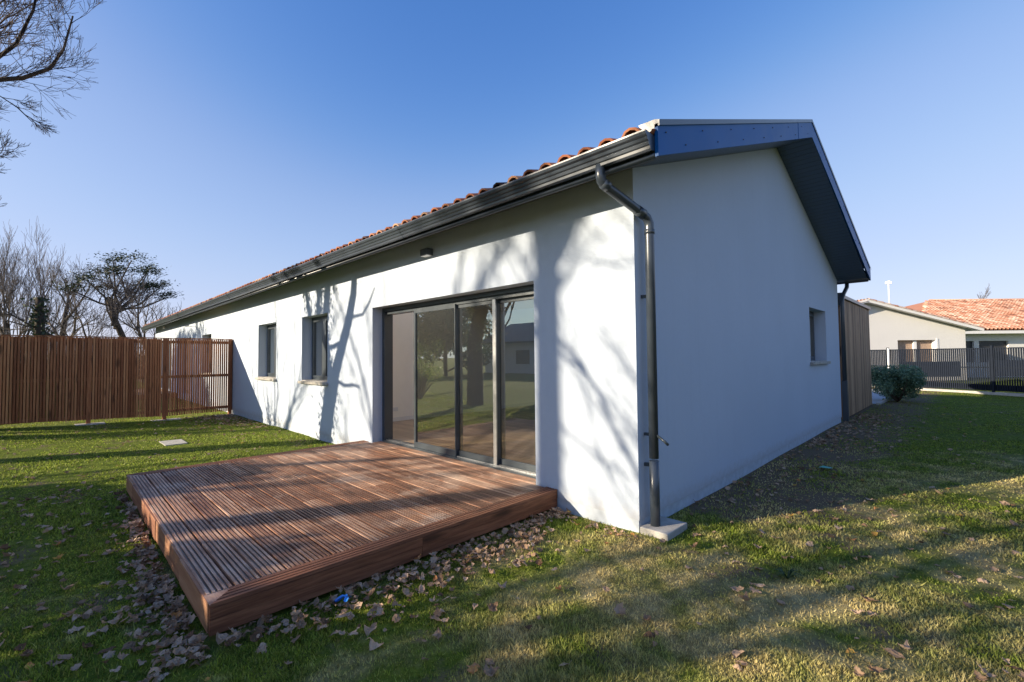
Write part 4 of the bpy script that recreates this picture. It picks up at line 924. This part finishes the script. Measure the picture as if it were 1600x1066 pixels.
for _ in range(620):                           # drift along the front of the deck
    x = -5.0+4.3*LR.random()**.6; wdt = .04+.12*math.exp(-((x+1.5)/1.1)**2); add(x, -2.96-abs(LR.gauss(0, 1))*wdt, 'deckF', lift=LR.uniform(0, .035), smin=.25, smax=1.05)
for _ in range(380): add(LR.uniform(-.7, 3.2), LR.uniform(-3.2, 3.5), 'near', smin=.45, smax=1.25)
for _ in range(70): add(LR.uniform(-1.2, .1), -.05-abs(LR.gauss(0, .12)), 'near', smin=.45, smax=.8)
for _ in range(230): add(LR.uniform(-5.5, -.6), LR.uniform(-4.1, -3.0), 'left', smin=.4, smax=1.15)
for _ in range(240): add(LR.uniform(-12, -5), LR.uniform(-5, -.1), 'lawnL', smin=.5, smax=1.0)
for _ in range(420): add(-12.5+abs(LR.gauss(0, 1))*1.7, -.1-abs(LR.gauss(0, .55)), 'fenceleaf', smin=.7, smax=1.1)
for _ in range(420): add(.08+abs(LR.gauss(0, .45)), LR.uniform(5.2, 10.8), 'gable', smin=.7, smax=1.2)
for _ in range(160): add(.05+abs(LR.gauss(0, .5)), LR.uniform(.9, 6), 'gable', smin=.5, smax=.9)
for _ in range(110): add(LR.uniform(.5, 6), LR.uniform(3, 14), 'far', smin=.6, smax=1.1)
ZL = {'deckR': 'leaf in the drift along the right side of the deck', 'deckF': 'leaf in the drift below the front edge of the deck', 'near': 'leaf lying on the lawn right of the deck', 'left': 'leaf lying on the shaded lawn left of the deck front',
      'lawnL': 'leaf lying on the green lawn between deck and brown fence', 'fenceleaf': 'leaf on the ground where the brown fence meets the wall', 'gable': 'leaf on the bare soil beside the gable wall', 'far': 'leaf on the shaded lawn beyond the gable'}
def screen(x, y, z):
    d = Vector((x, y, z))-CAM; zf = d.dot(fw)
    if zf < .2: return None
    return 800+713.4*d.dot(rt)/zf, 533-713.4*d.dot(up)/zf, zf
cand = []
for i, L in enumerate(leaves):
    s = screen(L[0], L[1], L[2])
    if s and -5 < s[0] < 1605 and 0 < s[1] < 1070: cand.append((L[6]/s[2], i))
cand.sort(reverse=True); single = {i for _, i in cand[:300]}
mass_v = []; mass_t = []; mass_f = []; off = 0
for i, (x, y, z, zone, v, t, s) in enumerate(leaves):
    rot = Matrix.Rotation(LR.uniform(0, 6.28), 4, 'Z') @ Matrix.Rotation(LR.gauss(0, .30 if 'deck' in zone else .18), 4, 'X') @ Matrix.Rotation(LR.gauss(0, .26 if 'deck' in zone else .16), 4, 'Y')
    if LR.random() < .3: rot = rot @ Matrix.Rotation(math.pi, 4, 'X'); z += .012
    mtx = Matrix.Translation((x, y, z)) @ rot @ Matrix.Scale(s, 4)
    if i in single:
        o = bpy.data.objects.new('leaf', lm(v, t)); C.objects.link(o); o.matrix_world = mtx
        tag(o, f'dry {TN[t]} curled {ZL[zone]}', 'leaf', f'{TN[t]} fallen leaves: {zone if False else ZL[zone][5:]}')
    else:
        mb = VAR[v]; mass_v += [tuple(mtx @ Vector(p)) for p in mb.v]; mass_f += [tuple(j+off for j in f) for f in mb.f]; mass_t += [TONES[t]]*len(mb.f); off += len(mb.v)
b = MB(); b.v = mass_v; b.f = mass_f; b.c = mass_t; b.sm = [False]*len(mass_f)
tag(b.build('leaf_litter', M['leaf']), 'mass of small dead brown leaves drifted along deck, walls and lawn', 'leaf litter', kind='stuff')

# small rubbish and a weed
b = MB(); R = random.Random(4)
for k in range(3):
    x, y = -.70+R.uniform(-.02, .02), -2.27+R.uniform(-.02, .02); a = R.uniform(0, 3); pts = []
    b.grid([[(x+math.cos(a)*s*.035-math.sin(a)*q*.012, y+math.sin(a)*s*.035+math.cos(a)*q*.012, .045+.012*math.sin(s*2+k)+.008*abs(q)) for q in (-1, 0, 1)] for s in (-1, -.4, .3, 1)], .5, False)
tag(b.build('plastic_scrap', M['blue']), 'bright blue scrap of plastic among dead leaves beside the deck', 'plastic scrap')
b = MB(); b.poly([(.62, 3.52, .03), (.72, 3.50, .035), (.74, 3.60, .03), (.63, 3.60, .04)]); b.poly([(.60, 3.50, .03), (.62, 3.52, .03), (.63, 3.60, .04), (.60, 3.58, .02)]); tag(b.build('plastic_scrap', M['greenscrap']), 'green scrap of plastic on the shaded soil beside the gable wall', 'plastic scrap')
b = MB(); wx, wy = 1.12, -.05; R = random.Random(8)
for k in range(12):
    a = R.uniform(0, 6.28); L = R.uniform(.06, .13); d = Vector((math.cos(a), math.sin(a), 0)); s_ = Vector((-d.y, d.x, 0))*.005
    p0 = Vector((wx, wy, .0)); p1 = p0+d*L*.5+Vector((0,0,.045)); p2 = p0+d*L+Vector((0,0,.035)); b.grid([[p0-s_, p0+s_], [p1-s_*1.3, p1+s_*1.3], [p2-s_*.1, p2+s_*.1]], R.random(), False)
tag(b.build('weed', M['evergreen']), 'spiky tuft of weed leaves in the near right lawn', 'weed')
